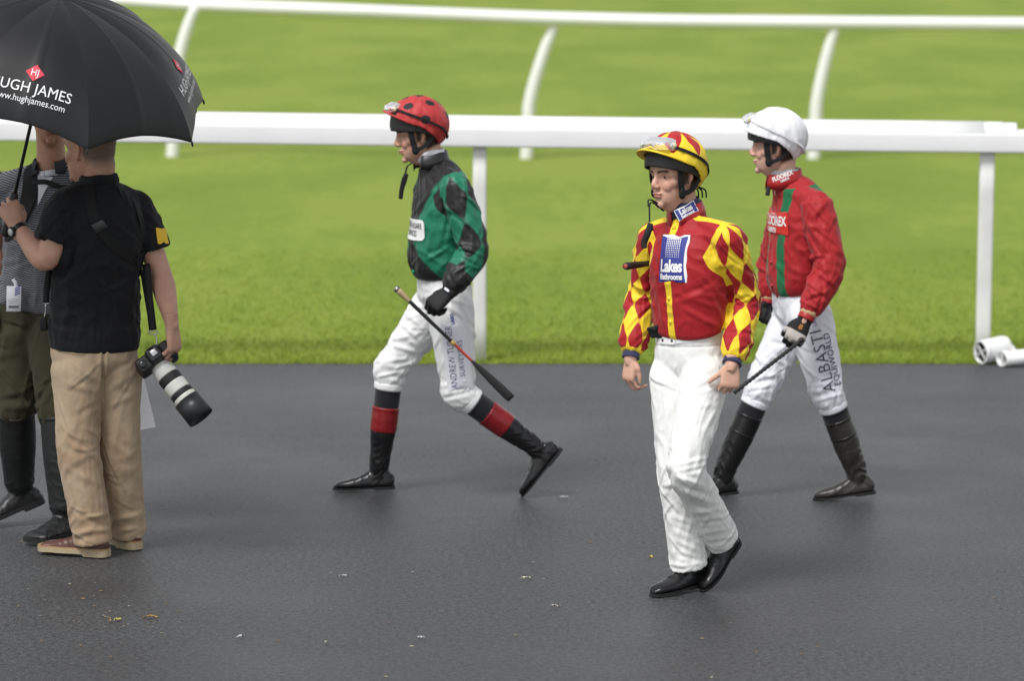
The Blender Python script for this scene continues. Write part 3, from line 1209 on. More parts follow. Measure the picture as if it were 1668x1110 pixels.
def trousers_build(J, prof, pelvis_rows, ref, voxel=.0045, seeds=(3, 4), amp=1.0, folds=(), centers=((0.12, .09, 1.0), (1.0, .10, 1.3), (1.9, .12, .8)), profR=None):
    pel = J['pelvis']
    tf = torso_frame(J)
    K = []
    for z, a, b, c, s in pelvis_rows:
        K.append((*tf.w((s, 0, z)), a, b, c))
    parts = [tube(K, n=44, m=52, ref=J['fwd'], ex=2.3)]
    paths = {}
    for sd in 'LR':
        H_, Kn, An = J['hip' + sd], J['kn' + sd], J['an' + sd]
        pr = (profR if (sd == 'R' and profR is not None) else prof)
        parts.append(leg_parts(H_, Kn, An, pr, ref))
        tend = pr[-1][0]
        paths[sd] = limb([H_, Kn, Kn + (An - Kn) * (tend - 1)], 100)
    V, Q = union(parts, voxel, 6, .5)
    N = normals(V, Q)
    info = {}
    ds = []
    for sd in 'LR':
        u, th, d, L = limb_coords(V, paths[sd], ref)
        info[sd] = dict(u=u, th=th, d=d, L=L)
        ds.append(d)
    left = ds[0] < ds[1]
    disp = np.zeros(len(V))
    for i, sd in enumerate('LR'):
        I = info[sd]
        w = np.where(left == (sd == 'L'), 1.0, 0.0)
        Lt = np.linalg.norm(J['kn' + sd] - J['hip' + sd])
        Ls = np.linalg.norm(J['an' + sd] - J['kn' + sd])
        u, th = I['u'], I['th']
        e = np.zeros(len(V))
        for (t, wd, a) in centers:
            uc = t * Lt if t <= 1 else Lt + (t - 1) * Ls
            e += a * np.exp(-((u - uc) / wd) ** 2)
        rng = random.Random(seeds[0] * 100 + i)
        cr = 0
        for (t, wd, a) in centers:
            uc = t * Lt if t <= 1 else Lt + (t - 1) * Ls
            cr = cr + limb_folds(u, th, rng, int(11 * a), uc - wd, uc + wd, w=(.0045, .010), dep=(.0035, .008), slope=(-.10, .10))
        cr = cr + limb_folds(u, th, rng, 7, .05, I['L'] - .08, w=(.008, .016), dep=(.003, .008), slope=(-.25, .25), span=(.6, 1.3))
        disp += amp * w * (.0045 * (e + .25) * wrinkle(u, th, 10, .6, 1.0, seeds[0] + i * 1.9)
                           + .0034 * wrinkle(u, th, 5, 1.8, 1.6, seeds[1] + 6 + i) + cr)
        I['w'] = w
    V = V + N * disp[:, None]
    V = smooth(V, Q, 1, .4)
    N = normals(V, Q)
    for fl in folds:
        V = fold_seen(V, N, *fl)
    V = smooth(V, Q, 1, .4)
    return V, Q, tf.loc(V), info


def lettering(parent, fn, s, size, x, y, m, name='lettering', off=.003, **k):
    """fn: patch made by Surf.patch"""
    v, f = text_flat(s, size, **k)
    return part(name, fn(v + A(x, y), off), f, m, parent, flat=True)


def badge(parent, fn, w, h, x, y, m, corner=0.0, off=.0012, n=14, name='badge', label=None):
    v, f = rect_flat(w, h, n, corner)
    return part(name, fn(v + A(x, y), off), f, m, parent, label=label)
# ------------------------------------------------------------------ setting
def ground_materials():
    # wet-dark tarmac
    m, nt, b = principled('tarmac')
    N, L = nt.nodes, nt.links
    tc = N.new('ShaderNodeTexCoord')
    n1 = N.new('ShaderNodeTexNoise'); n1.inputs['Scale'].default_value = 0.9; n1.inputs['Detail'].default_value = 7
    n2 = N.new('ShaderNodeTexNoise'); n2.inputs['Scale'].default_value = 48; n2.inputs['Detail'].default_value = 8; n2.inputs['Roughness'].default_value = .86
    vo = N.new('ShaderNodeTexVoronoi'); vo.inputs['Scale'].default_value = 85
    for x in (n1, n2, vo):
        L.new(tc.outputs['Object'], x.inputs['Vector'])
    cr = N.new('ShaderNodeValToRGB')
    cr.color_ramp.elements[0].position = .40; cr.color_ramp.elements[0].color = (.0085, .009, .0102, 1)
    cr.color_ramp.elements[1].position = .62; cr.color_ramp.elements[1].color = (.086, .088, .091, 1)
    L.new(n2.outputs[0], cr.inputs[0])
    mr = N.new('ShaderNodeMapRange'); mr.inputs[1].default_value = .3; mr.inputs[2].default_value = .7; mr.inputs[3].default_value = .70; mr.inputs[4].default_value = 1.22
    L.new(n1.outputs[0], mr.inputs[0])
    sc = N.new('ShaderNodeVectorMath'); sc.operation = 'SCALE'
    L.new(cr.outputs[0], sc.inputs[0]); L.new(mr.outputs[0], sc.inputs['Scale'])
    # paving seams running across: thin darker joints of the laid strips
    sx = N.new('ShaderNodeSeparateXYZ'); L.new(tc.outputs['Object'], sx.inputs[0])
    nz = N.new('ShaderNodeTexNoise'); nz.inputs['Scale'].default_value = 1.3; nz.inputs['Detail'].default_value = 4
    L.new(tc.outputs['Object'], nz.inputs['Vector'])
    wob = N.new('ShaderNodeMath'); wob.operation = 'MULTIPLY_ADD'; wob.inputs[1].default_value = .22
    L.new(nz.outputs[0], wob.inputs[0]); L.new(sx.outputs[1], wob.inputs[2])
    fac = None
    for yy, wd in ((19.33, .045), (18.06, .03), (16.0, .02)):
        s1 = N.new('ShaderNodeMath'); s1.operation = 'SUBTRACT'; s1.inputs[1].default_value = yy + .11
        L.new(wob.outputs[0], s1.inputs[0])
        ab = N.new('ShaderNodeMath'); ab.operation = 'ABSOLUTE'; L.new(s1.outputs[0], ab.inputs[0])
        m2 = N.new('ShaderNodeMapRange'); m2.inputs[1].default_value = 0; m2.inputs[2].default_value = wd; m2.inputs[3].default_value = .80; m2.inputs[4].default_value = 1
        L.new(ab.outputs[0], m2.inputs[0])
        if fac is None:
            fac = m2.outputs[0]
        else:
            mu = N.new('ShaderNodeMath'); mu.operation = 'MULTIPLY'
            L.new(fac, mu.inputs[0]); L.new(m2.outputs[0], mu.inputs[1]); fac = mu.outputs[0]
    s3 = N.new('ShaderNodeVectorMath'); s3.operation = 'SCALE'
    L.new(sc.outputs[0], s3.inputs[0]); L.new(fac, s3.inputs['Scale'])
    L.new(s3.outputs[0], b.inputs['Base Color'])
    rr = N.new('ShaderNodeMapRange'); rr.inputs[1].default_value = .3; rr.inputs[2].default_value = .7; rr.inputs[3].default_value = .38; rr.inputs[4].default_value = .58
    L.new(n1.outputs[0], rr.inputs[0]); L.new(rr.outputs[0], b.inputs['Roughness'])
    b.inputs['Specular IOR Level'].default_value = .42
    ad = N.new('ShaderNodeMath'); ad.operation = 'MULTIPLY_ADD'; ad.inputs[1].default_value = .8
    L.new(vo.outputs[0], ad.inputs[0]); L.new(n2.outputs[0], ad.inputs[2])
    bp = N.new('ShaderNodeBump'); bp.inputs['Strength'].default_value = .75; bp.inputs['Distance'].default_value = .0038
    L.new(ad.outputs[0], bp.inputs['Height']); L.new(bp.outputs[0], b.inputs['Normal'])
    MATS['tarmac'] = m
    # mown turf
    m, nt, b = principled('turf')
    N, L = nt.nodes, nt.links
    tc = N.new('ShaderNodeTexCoord')
    mp = N.new('ShaderNodeMapping'); mp.inputs['Scale'].default_value = (1, .42, 1)
    L.new(tc.outputs['Object'], mp.inputs[0])
    cols = None
    n1 = N.new('ShaderNodeTexNoise'); n1.inputs['Scale'].default_value = .55; n1.inputs['Detail'].default_value = 6; n1.inputs['Roughness'].default_value = .62
    n2 = N.new('ShaderNodeTexNoise'); n2.inputs['Scale'].default_value = 9; n2.inputs['Detail'].default_value = 6; n2.inputs['Roughness'].default_value = .7
    n3 = N.new('ShaderNodeTexNoise'); n3.inputs['Scale'].default_value = 70; n3.inputs['Detail'].default_value = 3
    for x in (n1, n2, n3):
        L.new(mp.outputs[0], x.inputs['Vector'])
    a1 = N.new('ShaderNodeMath'); a1.operation = 'MULTIPLY_ADD'; a1.inputs[1].default_value = .55
    L.new(n2.outputs[0], a1.inputs[0]); L.new(n1.outputs[0], a1.inputs[2])
    a2 = N.new('ShaderNodeMath'); a2.operation = 'MULTIPLY_ADD'; a2.inputs[1].default_value = .35
    L.new(n3.outputs[0], a2.inputs[0]); L.new(a1.outputs[0], a2.inputs[2])
    cr = N.new('ShaderNodeValToRGB')
    e = cr.color_ramp.elements
    e[0].position = .70; e[0].color = GRASS[0]
    e[1].position = 1.18; e[1].color = GRASS[2]
    k = e.new(.94); k.color = GRASS[1]
    mr = N.new('ShaderNodeMapRange'); mr.inputs[1].default_value = 0; mr.inputs[2].default_value = 1.9
    L.new(a2.outputs[0], mr.inputs[0])
    for el in e:
        el.position = el.position / 1.9
    L.new(mr.outputs[0], cr.inputs[0])
    L.new(cr.outputs[0], b.inputs['Base Color'])
    b.inputs['Roughness'].default_value = .8
    b.inputs['Specular IOR Level'].default_value = .12
    bp = N.new('ShaderNodeBump'); bp.inputs['Strength'].default_value = .6; bp.inputs['Distance'].default_value = .03
    L.new(a2.outputs[0], bp.inputs['Height']); L.new(bp.outputs[0], b.inputs['Normal'])
    MATS['turf'] = m


GRASS = ((.140, .206, .025, 1), (.168, .236, .031, 1), (.202, .264, .042, 1))
EDGE_Y = 20.63


def build_ground():
    ground_materials()
    V = A(-1500, -300, -.012), A(1500, -300, -.012), A(1500, 2500, -.012), A(-1500, 2500, -.012)
    structure(part('ground', np.array(V), [(0, 1, 2, 3)], MATS['turf'], flat=True))
    # tarmac apron with a slightly uneven far edge
    xs = np.linspace(-14, 14, 281)
    edge = EDGE_Y + .022 * noise3(np.stack([xs * 2.2, xs * 0, xs * 0 + 4], 1)) + .014 * noise3(np.stack([xs * 9, xs * 0, xs * 0 + 8], 1))
    V = np.concatenate([np.stack([xs, edge, xs * 0], 1), np.stack([xs, edge + .012, xs * 0 - .012], 1), np.stack([xs, xs * 0 - 30, xs * 0], 1)])
    n = len(xs)
    F = [(i, i + 1, n + i + 1, n + i)[::-1] for i in range(n - 1)] + [(2 * n + i, 2 * n + i + 1, i + 1, i) for i in range(n - 1)]
    structure(part('tarmac_path', V, F, MATS['tarmac'], flat=True))
    # blades of grass
    rng = np.random.default_rng(5)
    nb = 70000
    y = EDGE_Y - .03 + (rng.random(nb) ** 1.9) * 6
    x = (rng.random(nb) * 2 - 1) * (2.9 + (y - 20) * .16)
    h = (.012 + .016 * rng.random(nb)) * (1 - .5 * np.clip((y - EDGE_Y) / 6, 0, 1))
    near = y < EDGE_Y + .12
    h = np.where(near, h * 1.25, h)
    a = rng.random(nb) * PI
    w = .0022 + .0016 * rng.random(nb)
    lean = rng.normal(size=(nb, 2)) * .014
    b0 = np.stack([x - np.cos(a) * w, y - np.sin(a) * w, np.full(nb, -.012)], 1)
    b1 = np.stack([x + np.cos(a) * w, y + np.sin(a) * w, np.full(nb, -.012)], 1)
    tp = np.stack([x + lean[:, 0], y + lean[:, 1], h - .012], 1)
    V = np.stack([b0, b1, tp], 1).reshape(-1, 3)
    F = np.arange(nb * 3).reshape(-1, 3)
    tone = np.repeat(rng.random(nb) * 2 - 1, 3) * .2 + noise3(V * A(1.1, .5, 0)) * .35
    g = part('grass', V, F, mat('grass_blades', (.186, .256, .027), .7, .15, layers=(('pale', (.225, .288, .038), .8), ('straw', (.33, .31, .08), .05)), var=(1.2, .12)), attrs=dict(pale=tone, straw=np.repeat(rng.random(nb) - .985, 3)), flat=True)
    g['kind'] = 'stuff'
    g['label'] = 'short bright green turf blades growing beyond the tarmac edge'


def extrude_profile(prof, pts, up=(0, 0, 1), cap=True):
    """closed profile (across, up) swept along pts"""
    pts = np.asarray(pts, float)
    T = nrm(np.gradient(pts, axis=0))
    side = nrm(np.cross(T, np.asarray(up, float)))
    u = np.cross(side, T)
    k, n = len(prof), len(pts)
    pr = np.asarray(prof, float)
    V = (pts[:, None] + side[:, None] * pr[None, :, 0:1] + u[:, None] * pr[None, :, 1:2]).reshape(-1, 3)
    F = []
    for i in range(n - 1):
        for j in range(k):
            q = (j + 1) % k
            F.append((i * k + j, i * k + q, (i + 1) * k + q, (i + 1) * k + j))
    if cap:
        F.append(tuple(range(k))[::-1])
        F.append(tuple((n - 1) * k + j for j in range(k)))
    return V, F


def round_profile(pts, r=.012, seg=4):
    out = []
    n = len(pts)
    for i in range(n):
        p, a, b = (np.asarray(pts[j % n], float) for j in (i, i - 1, i + 1))
        da, db = nrm(a - p), nrm(b - p)
        for k in range(seg + 1):
            t = k / seg
            q = (p + da * r) * (1 - t) ** 2 + 2 * p * t * (1 - t) + (p + db * r) * t ** 2
            out.append(tuple(q))
    return out


def hollow_pipe(p0, p1, rx, rz, th, up=(0, 0, 1), n=26, webs=True):
    """open-ended pipe piece with wall thickness"""
    p0, p1 = np.asarray(p0, float), np.asarray(p1, float)
    t = nrm(p1 - p0)
    s = nrm(np.cross(t, up))
    u = np.cross(s, t)
    a = np.arange(n) / n * 2 * PI
    ring = lambda p, e: p + s * ((rx - e) * np.cos(a))[:, None] + u * ((rz - e) * np.sin(a))[:, None]
    V = np.concatenate([ring(p0, 0), ring(p1, 0), ring(p1, th), ring(p0, th)])
    F = []
    for i in range(4):
        ii = (i + 1) % 4
        for j in range(n):
            q = (j + 1) % n
            F.append((i * n + j, i * n + q, ii * n + q, ii * n + j))
    return V, F


def build_rails():
    wm = mat('rail_plastic', (.80, .80, .80), .38, .5, var=(3, .04), rvar=(12, .08))
    wm2 = mat('rail_plastic_weathered', (.70, .70, .67), .5, .4, var=(6, .08), bump=(40, .1, .002))
    bm_ = mat('rail_plastic_far', (.78, .78, .76), .45, .4, var=(2, .05))
    # --- near running rail
    root = thing('running_rail', 'long white plastic running rail on square posts at the tarmac edge', 'rail', P(1000, 590, 20.75) * A(1, 1, 0))
    Yr = 20.78

    def line(x0, x1, n=20):
        xs = np.linspace(x0, x1, n)
        ys = 233 + (xs - 326) * (248.5 - 233) / (1668 - 326)
        ys = ys + 1.0 * np.sin((xs - 326) / 500)
        return np.array([P(x, y, Yr) for x, y in zip(xs, ys)])
    main = round_profile([(-.045, .0), (-.045, .107), (.004, .128), (.006, .119), (.05, .163), (.10, .163), (.10, .02), (.06, 0)], .0065)
    small = round_profile([(-.0445, .001), (-.0445, .1065), (.02, .122), (.09, .122), (.09, .02), (.06, .001)], .012)
    main = [(-x, z) for x, z in main]
    small = [(-x, z) for x, z in small]
    v, f = extrude_profile(small, line(-2600, 4200, 60))
    part('rail_section', v, f, wm, root)
    # the raised capping, its end stepping down past the right-hand post
    for (x0, x1, zt) in ((-2600, 1604, .163), (1604.1, 1637, .1605), (1637.1, 1657, .1565)):
        cap = round_profile([(.0435, .108), (-.004, .128), (-.006, .119), (-.05, zt), (-.10, zt), (-.10, .104), (.02, .104)], .006)
        v, f = extrude_profile(cap, line(x0, x1, 30 if x0 < 0 else 4))
        part('rail_capping', v, f, wm, root)
    for (xt, yt, xb, yb, w) in ((781.5, 238, 781, 588, .0375), (1608.5, 246, 1600, 592, .040), (-42, 228, -40, 588, .0375), (-865, 219, -863, 588, .0375), (-1688, 209, -1686, 588, .0375), (-2511, 200, -2509, 588, .0375), (2432, 255, 2428, 590, .0375), (3255, 264, 3251, 590, .0375), (4078, 274, 4074, 590, .0375)):
        a, b = P(xt, yt, Yr + .03), P(xb, yb, Yr + .03)
        b[2] = -.05
        sq = round_profile([(-w, -w * .8), (w, -w * .8), (w, w * .8), (-w, w * .8)], .016)
        v, f = extrude_profile(sq, np.linspace(b, a + A(0, 0, .02), 6), up=(0, 1, 0))
        part('post', v, f, wm2, root)
    # --- far running rail on goose-neck posts
    Y2 = 34.4
    root = thing('running_rail', 'curving white rail on goose-neck posts across the far side of the grass', 'rail', P(860, 262, 34.3) * A(1, 1, 0))
    px = [(-3000, -90), (-1800, -62), (-900, -38), (-300, -21), (0, -9), (180, -1), (300, 6.5), (500, 14.5), (700, 22.5), (900, 30), (1100, 34.5), (1300, 36.5), (1500, 38), (1700, 39.5), (2400, 44), (3400, 50)]
    pts = hermite([P(x, y, Y2 + max(0, 500 - x) * .0028) for x, y in px], 160)
    prof = [(.075 * math.cos(t), .062 * math.sin(t)) for t in np.arange(20) / 20 * 2 * PI]
    v, f = extrude_profile(prof, pts)
    part('rail_section', v, f, bm_, root)
    for (xt, yt, xm, ym, xb, yb, Y) in ((318, 11, 292, 95, 280, 246, Y2 + .25), (906, 36, 863, 165, 857, 260, Y2 + .02), (1362, 41, 1331, 165, 1325, 263, Y2), (1795, 44, 1768, 165, 1763, 266, Y2), (-260, -8, -290, 90, -300, 235, Y2 + 1.8)):
        b = P(xb, yb, Y); b[2] = -.05
        mid = P(xm, ym, Y)
        tp = P(xt, yt, Y)
        mid2 = P((xt * .55 + xm * .45), yt + (ym - yt) * .36, Y)
        K = [(*b, .056), (*((b + mid) / 2), .057), (*mid, .056), (*mid2, .052), (*tp, .042)]
        v, f = tube(K, n=40, m=18, ref=(0, -1, 0))
        part('post', v, f, bm_, root)
    # --- broken pieces of rail pipe lying at the foot of the near post
    dark = wm2
    Yp = 20.60
    p0, p1 = P(1597, 575, Yp), P(1640, 563, Yp + .10)
    p0[2], p1[2] = .064, .078
    pr = thing('pipe_piece', 'short thick white pipe fitting lying against the foot of the right-hand rail post', 'pipe', (p0 + p1) / 2 * A(1, 1, 0))
    t = nrm(p1 - p0)
    pm = p0 + t * .035
    v, f = hollow_pipe(p0, pm, .058, .064, .006)
    part('pipe_wall', v, f, wm, pr)
    dn = P(1646, 585, Yp + .06)
    dn[2] = .03
    v, f = union([tube([(*(pm - t * .012), .064, .064, .058), (*((pm + p1) / 2), .066, .066, .058), (*(p1 - t * .012), .066, .072, .055), (*p1, .056, .066, .046)], n=20, m=30, ref=(0, 0, 1), ex=2.4), tube([(*(p1 - t * .03), .050), (*((p1 + dn) / 2), .045), (*dn, .036)], n=12, m=20, ref=(0, -1, 0))], .006, 4)
    part('fitting', v, f, wm, pr)
    s = np.cross(t, A(0, 0, 1))
    for ang in (.5, 2.3):
        q = s * math.cos(ang) + A(0, 0, 1) * math.sin(ang)
        v, f = ribbon([p0 + t * .008 - q * .056, p0 + t * .008 + q * .056], t, .004, .003, 4)
        part('inner_web', v, f, wm2, pr)
    c = p0 + t * .02
    part('bore_shade_disc', *tube([(*c, .057), (*(c + t * .003), .057)], n=3, m=24, ref=(0, 0, 1)), mat('pipe_bore_shade', (.03, .03, .028), .9), pr)  # near-black disc across the bore, its colour standing in for the shade inside
    p0, p1 = P(1631, 590, Yp - .10), P(1720, 584, Yp + .06)
    p0[2] = p1[2] = .043
    v, f = hollow_pipe(p0, p1, .052, .042, .005)
    pr = thing('pipe_piece', 'low white pipe length lying at the grass edge, open end towards the post', 'pipe', (p0 + p1) / 2 * A(1, 1, 0))
    part('pipe_wall', v, f, wm, pr)
    t = nrm(p1 - p0)
    v, f = ribbon([p0 + t * .006 - A(0, 0, .038), p0 + t * .006 + A(0, 0, .038)], t, .004, .003, 4)
    part('inner_web', v, f, wm2, pr)
    c = p0 + t * .05
    part('bore_shade_disc', *tube([(*c, .045, .045, .05), (*(c + t * .004), .045, .045, .05)], n=3, m=24, ref=(0, 0, 1)), MATS['pipe_bore_shade'], pr)  # same dark disc: shade of the hollow end put into its colour


def build_litter():
    rng = np.random.default_rng(11)
    lm = {'tan': mat('dry_leaf', (.36, .20, .06), .8, var=(60, .3)), 'pale': mat('pale_straw', (.60, .55, .42), .8), 'white': mat('paper_scrap', (.42, .42, .41), .7), 'yellow': mat('yellow_leaf', (.42, .36, .08), .8)}

    def gy(py):
        return CAM_H / math.tan(PITCH + math.atan((py - 555) / FPX))

    def leaf(px, py, L, W, kind, name, label, group=None):
        c = P(px, py, gy(py)) * A(1, 1, 0)
        a = rng.normal() * .5
        d = A(math.cos(a), math.sin(a), 0)
        s = A(-d[1], d[0], 0)
        n = 9
        V, F = [], []
        for i in range(n):
            t = i / (n - 1)
            w = W * math.sin(PI * min(max(t, .03), .97)) ** .8 * (1 + .2 * rng.normal())
            z = .003 + .006 * math.sin(t * PI) * rng.random() + .004 * rng.random()
            q = c + d * L * (t - .5)
            V += [q + s * w + A(0, 0, z + .004), q + A(0, 0, z), q - s * w + A(0, 0, z + .005 * rng.random() + .001)]
        for i in range(n - 1):
            for j in range(2):
                F.append((i * 3 + j, i * 3 + j + 1, i * 3 + j + 4, i * 3 + j + 3))
        solo(name, np.array(V), F, lm[kind], label, 'leaf' if 'leaf' in name else 'scrap', c, group)
    leaf(245, 1009, .055, .012, 'tan', 'fallen_leaf', 'largest orange-brown dry leaf on the tarmac before the brown shoes')
    leaf(192, 1013, .030, .010, 'yellow', 'fallen_leaf', 'small yellowish leaf just left of the largest dry leaf')
    leaf(180, 1016, .012, .010, 'tan', 'fallen_leaf', 'tiny orange leaf curl left of the small yellowish leaf')
    leaf(392, 1041, .036, .006, 'white', 'paper_scrap', 'white scrap on the tarmac right of the dry leaves')
    leaf(686, 1043, .030, .006, 'white', 'paper_scrap', 'white scrap lowest on the open tarmac, nearest the middle')
    leaf(559, 942, .034, .006, 'white', 'paper_scrap', 'white scrap below the green jockey\'s front boot')
    leaf(857, 945, .040, .005, 'pale', 'straw_scrap', 'pale straw scrap between the two middle jockeys\' feet')
    leaf(905, 991, .036, .005, 'pale', 'straw_scrap', 'pale straw scrap left of the front jockey\'s shoe')
    leaf(919, 813, .040, .008, 'white', 'paper_scrap', 'white scrap right behind the green jockey\'s trailing toe')
    leaf(531, 1050, .020, .005, 'pale', 'straw_scrap', 'small pale straw scrap near the bottom edge of the tarmac')
    leaf(1060, 911, .028, .008, 'yellow', 'fallen_leaf', 'yellow leaf on the tarmac left of the white trousers')
    V, F = [], []
    for k in range(210):
        px, py = rng.uniform(-50, 1720), 620 + 490 * rng.random() ** .7
        if k < 70:
            px, py = rng.normal(170, 90), rng.normal(1010, 26)
        c = P(px, py, gy(py)) * A(1, 1, 0)
        r = .002 + .0045 * rng.random() ** 2
        a0 = rng.random() * 6
        o = len(V)
        for q in range(5):
            a = a0 + q * 2 * PI / 5
            V.append(c + A(math.cos(a) * r * (1 + rng.random()), math.sin(a) * r, .003 + .003 * rng.random()))
        F.append(tuple(range(o, o + 5)))
    V = np.array(V)
    tone = np.repeat(rng.random(210) * 2 - 1, 5)
    g = part('leaf_litter', V, F, mat('litter', (.22, .14, .05), .9, layers=(('pale', (.30, .27, .20), .2), ('dark', (.03, .03, .03), .1))), attrs=dict(pale=tone - .3, dark=-tone - .55), flat=True)
    g['kind'] = 'stuff'
    g['label'] = 'crumbs of leaf and grit scattered over the tarmac'
# ------------------------------------------------------------------ jockey in red and yellow, nearest the camera
SKIN_F = ('fair', (.60, .355, .262), (.040, .020, .011), (.47, .20, .155))


def front_jockey():
    Y = 14.22
    J = dict(fwd=yaw(36), neck=P(1117, 352, Y + .03), chest=P(1124, 430, Y + .01), pelvis=P(1126, 590, Y + .02),
             shR=P(1066, 388, Y + .11), elR=P(1046, 480, Y + .20), wrR=P(1027, 584, Y + .10),
             shL=P(1186, 390, Y - .10), elL=P(1215, 492, Y - .02), wrL=P(1192, 594, Y - .17),
             hipR=P(1098, 606, Y + .05), knR=P(1100, 765, Y - .02), anR=P(1121, 935, Y + .02),
             hipL=P(1151, 606, Y - .04), knL=P(1116, 764, Y - .20), anL=P(1172, 903, Y + .07))
    feet = set_feet(J, dict(R=(yaw(46), 3, .262, {}), L=(yaw(42), 40, .262, {})))
    root = thing('person', 'jockey in red and yellow diamond silks and long white trousers, nearest the camera', 'person', P(1125, 970, 14.25) * A(1, 1, 0))
    hf = Frame(P(1097, 287, Y + .01), nrm(yaw(50) + A(0, 0, -.03)), (-.04, .02, 1))
    handR = hand_parts(J['wrR'], A(-.10, -.05, -1), A(-.85, -.55, .1), 'R', [(40, 55, 20), (38, 60, 30), (38, 65, 35), (35, 65, 35)], thumb=((.95, .12, -.35), (.97, .05, -.2)), s=.88)
    handL = hand_parts(J['wrL'], A(-.10, -.12, -1), A(.12, -1, .10), 'L', [(62, 60, 30), (60, 62, 30), (60, 62, 30), (62, 60, 30)], thumb=((.6, .70, -.25), (.7, .60, -.2)), s=.90)
    make_body(J, hf, SKIN_F, root, hands=(handR, handL), neck=.050)
    eyes(hf, root, ('fair', (.56, .325, .24)), (.05, .028, .015), look=(.0015, -.0004))
    # ---- jacket
    rows = [(.215, .102, .099, .134, .004), (.232, .107, .105, .140, .005), (.27, .110, .108, .144, .006), (.40, .111, .109, .148, .008), (.60, .114, .111, .154, .008), (.78, .106, .107, .150, .0), (.90, .082, .085, .118, -.004), (1.0, .058, .06, .064, .0)]
    sleeve = [(-.05, .062), (.15, .065), (.5, .060), (.85, .056), (1.1, .057), (1.45, .056), (1.72, .057), (1.84, .048), (1.92, .037)]
    V, Q, X, H, I = jacket_build(J, rows, sleeve, seeds=(1.3, 2.2), amp=.8, ref_arm=(-.55, -.8, 0), voxel=.004, folds=[(*q[:4], Y + .1, q[4], q[5]) for q in ((1185, 400, 1228, 436, .007, .008), (1192, 424, 1236, 452, .006, -.007), (1188, 470, 1236, 500, .007, .008), (1192, 492, 1240, 520, .006, -.008), (1196, 528, 1234, 546, .006, .008), (1138, 440, 1178, 486, .008, .007), (1150, 470, 1180, 520, .007, .007), (1108, 500, 1168, 532, .008, .007), (1072, 478, 1082, 532, .007, .007), (1120, 362, 1172, 402, .009, .006), (1062, 400, 1080, 440, .007, .007), (1036, 440, 1064, 470, .006, .008), (1030, 480, 1062, 500, .006, .008), (1030, 520, 1058, 530, .006, -.007), (1130, 400, 1160, 430, .008, -.005))])
    z = X[:, 2] / H
    stripe = np.where((X[:, 0] > 0) & (X[:, 2] < H), .0145 - np.abs(X[:, 1] + .004), -1)
    yel = np.minimum(stripe, np.minimum(-I['L']['arm'], -I['R']['arm']) + .05)
    # yellow shoulder stripe and armhole band
    yoke = np.where(z > .76, .016 - np.abs(X[:, 0] - .026), -1)
    yoke = np.minimum(yoke, np.minimum(np.abs(X[:, 1]) - .055, 1))
    for sd, ph in (('L', .55), ('R', .2)):
        a = I[sd]['arm']
        u, th, L = I[sd]['u'], I[sd]['th'], I[sd]['L']
        H_, n = .150, 6
        Aa, Bb = u / H_ + n * (th + ph) / (2 * PI), u / H_ - n * (th + ph) / (2 * PI)
        dia = np.sin(PI * Aa) * np.sin(PI * Bb) * .02
        yel = np.where(a > .0, dia, yel)
        yoke = np.where(a > .0, -1, yoke)
        yel = np.maximum(yel, np.where((u < .17) | (u > .27), .012 - np.abs(a + .004), -1))
        yel = np.where((u > L - .06) & (a > 0), np.maximum(yel, u - L + .030), yel)
    silk = mat('silk_red_yellow', (.345, .010, .015), .60, .28, layers=(('yellow', (.80, .58, .028), .0012), ('yoke', (.80, .58, .028), .0012)), sheen=.1, var=(14, .06), crease=CREASE_SILK)
    jk = part('jacket', V, Q, silk, root, dict(yellow=yel, yoke=yoke))
    S = Surf(V, Q)
    tf = torso_frame(J)
    # buttons on the placket
    ym = mat('silk_yellow', (.80, .58, .028), .42, .4)
    for t in (.30, .46, .93):
        p = S.lay(np.array([[0, 0]]), tf.w((.10, -.004, H * t)), tf.l, tf.u, .001)[0]
        part('button', *ball(p, (.0085, .006, .0085), 8, 14), ym, jk)
    # sponsor's badge on the chest
    bf = nrm(tf.f + tf.l * .02)
    bl = np.cross(tf.u, bf)
    R_ = bl          # reading direction towards his left
    O = tf.w((.10, .012, H * .725))
    wm_ = mat('badge_white', (.80, .80, .80), .5)
    bm_ = mat('badge_blue', (.030, .040, .25), .5)
    pf = S.patch(O, R_, tf.u, .130, .18)
    badge(jk, pf, .124, .174, .004, .002, wm_, .002, .0012, 18, 'badge_backing')
    bd = badge(jk, pf, .119, .168, 0, 0, bm_, .001, .0026, 18)
    lettering(bd, pf, 'Lakes', .062, 0, -.025, wm_, off=.0036, offset=.0022, spacing=.92, xs=.76)
    lettering(bd, pf, 'Bathrooms', .0295, 0, -.064, wm_, off=.0036, offset=.0012, spacing=.95, xs=.79)
    dots = []
    for i in range(8):
        for j in range(9):
            sz = .0034 * (1 - .06 * j)
            v, f = rect_flat(2 * sz * .8, 2 * sz * .8, 1)
            dots.append((pf(v + A((i - 3.5) * .0082 + .002, .074 - j * .0079), .0036), f))
    v, f = join(dots)
    part('dot_pattern', v, f, wm_, bd, flat=True)
    # navy undershirt collar, red stand collar with its own badge
    nax = nrm(hf.w((-.03, 0, -.05)) - J['neck'] + A(0, 0, .05))
    navy = mat('navy_jersey', (.018, .022, .075), .8, sheen=.2)
    collar(root, J['neck'] + nax * .012, nax, J['fwd'], .060, .057, .052, navy, gap=.02, droop=.012, name='undershirt_collar')
    cl, cV, cF = collar(jk, J['neck'] + nax * -.004, nax, J['fwd'], .073, .066, .055, mat('silk_red', (.37, .010, .015), .42, .45, sheen=.15), gap=.55, droop=.020)
    cS = Surf(cV, cF)
    dirn = nrm(J['fwd'] * .78 + tf.l * .62)
    side = np.cross(nax, dirn)
    slope = nrm(side + nax * .34)
    upb = nrm(np.cross(dirn, slope))
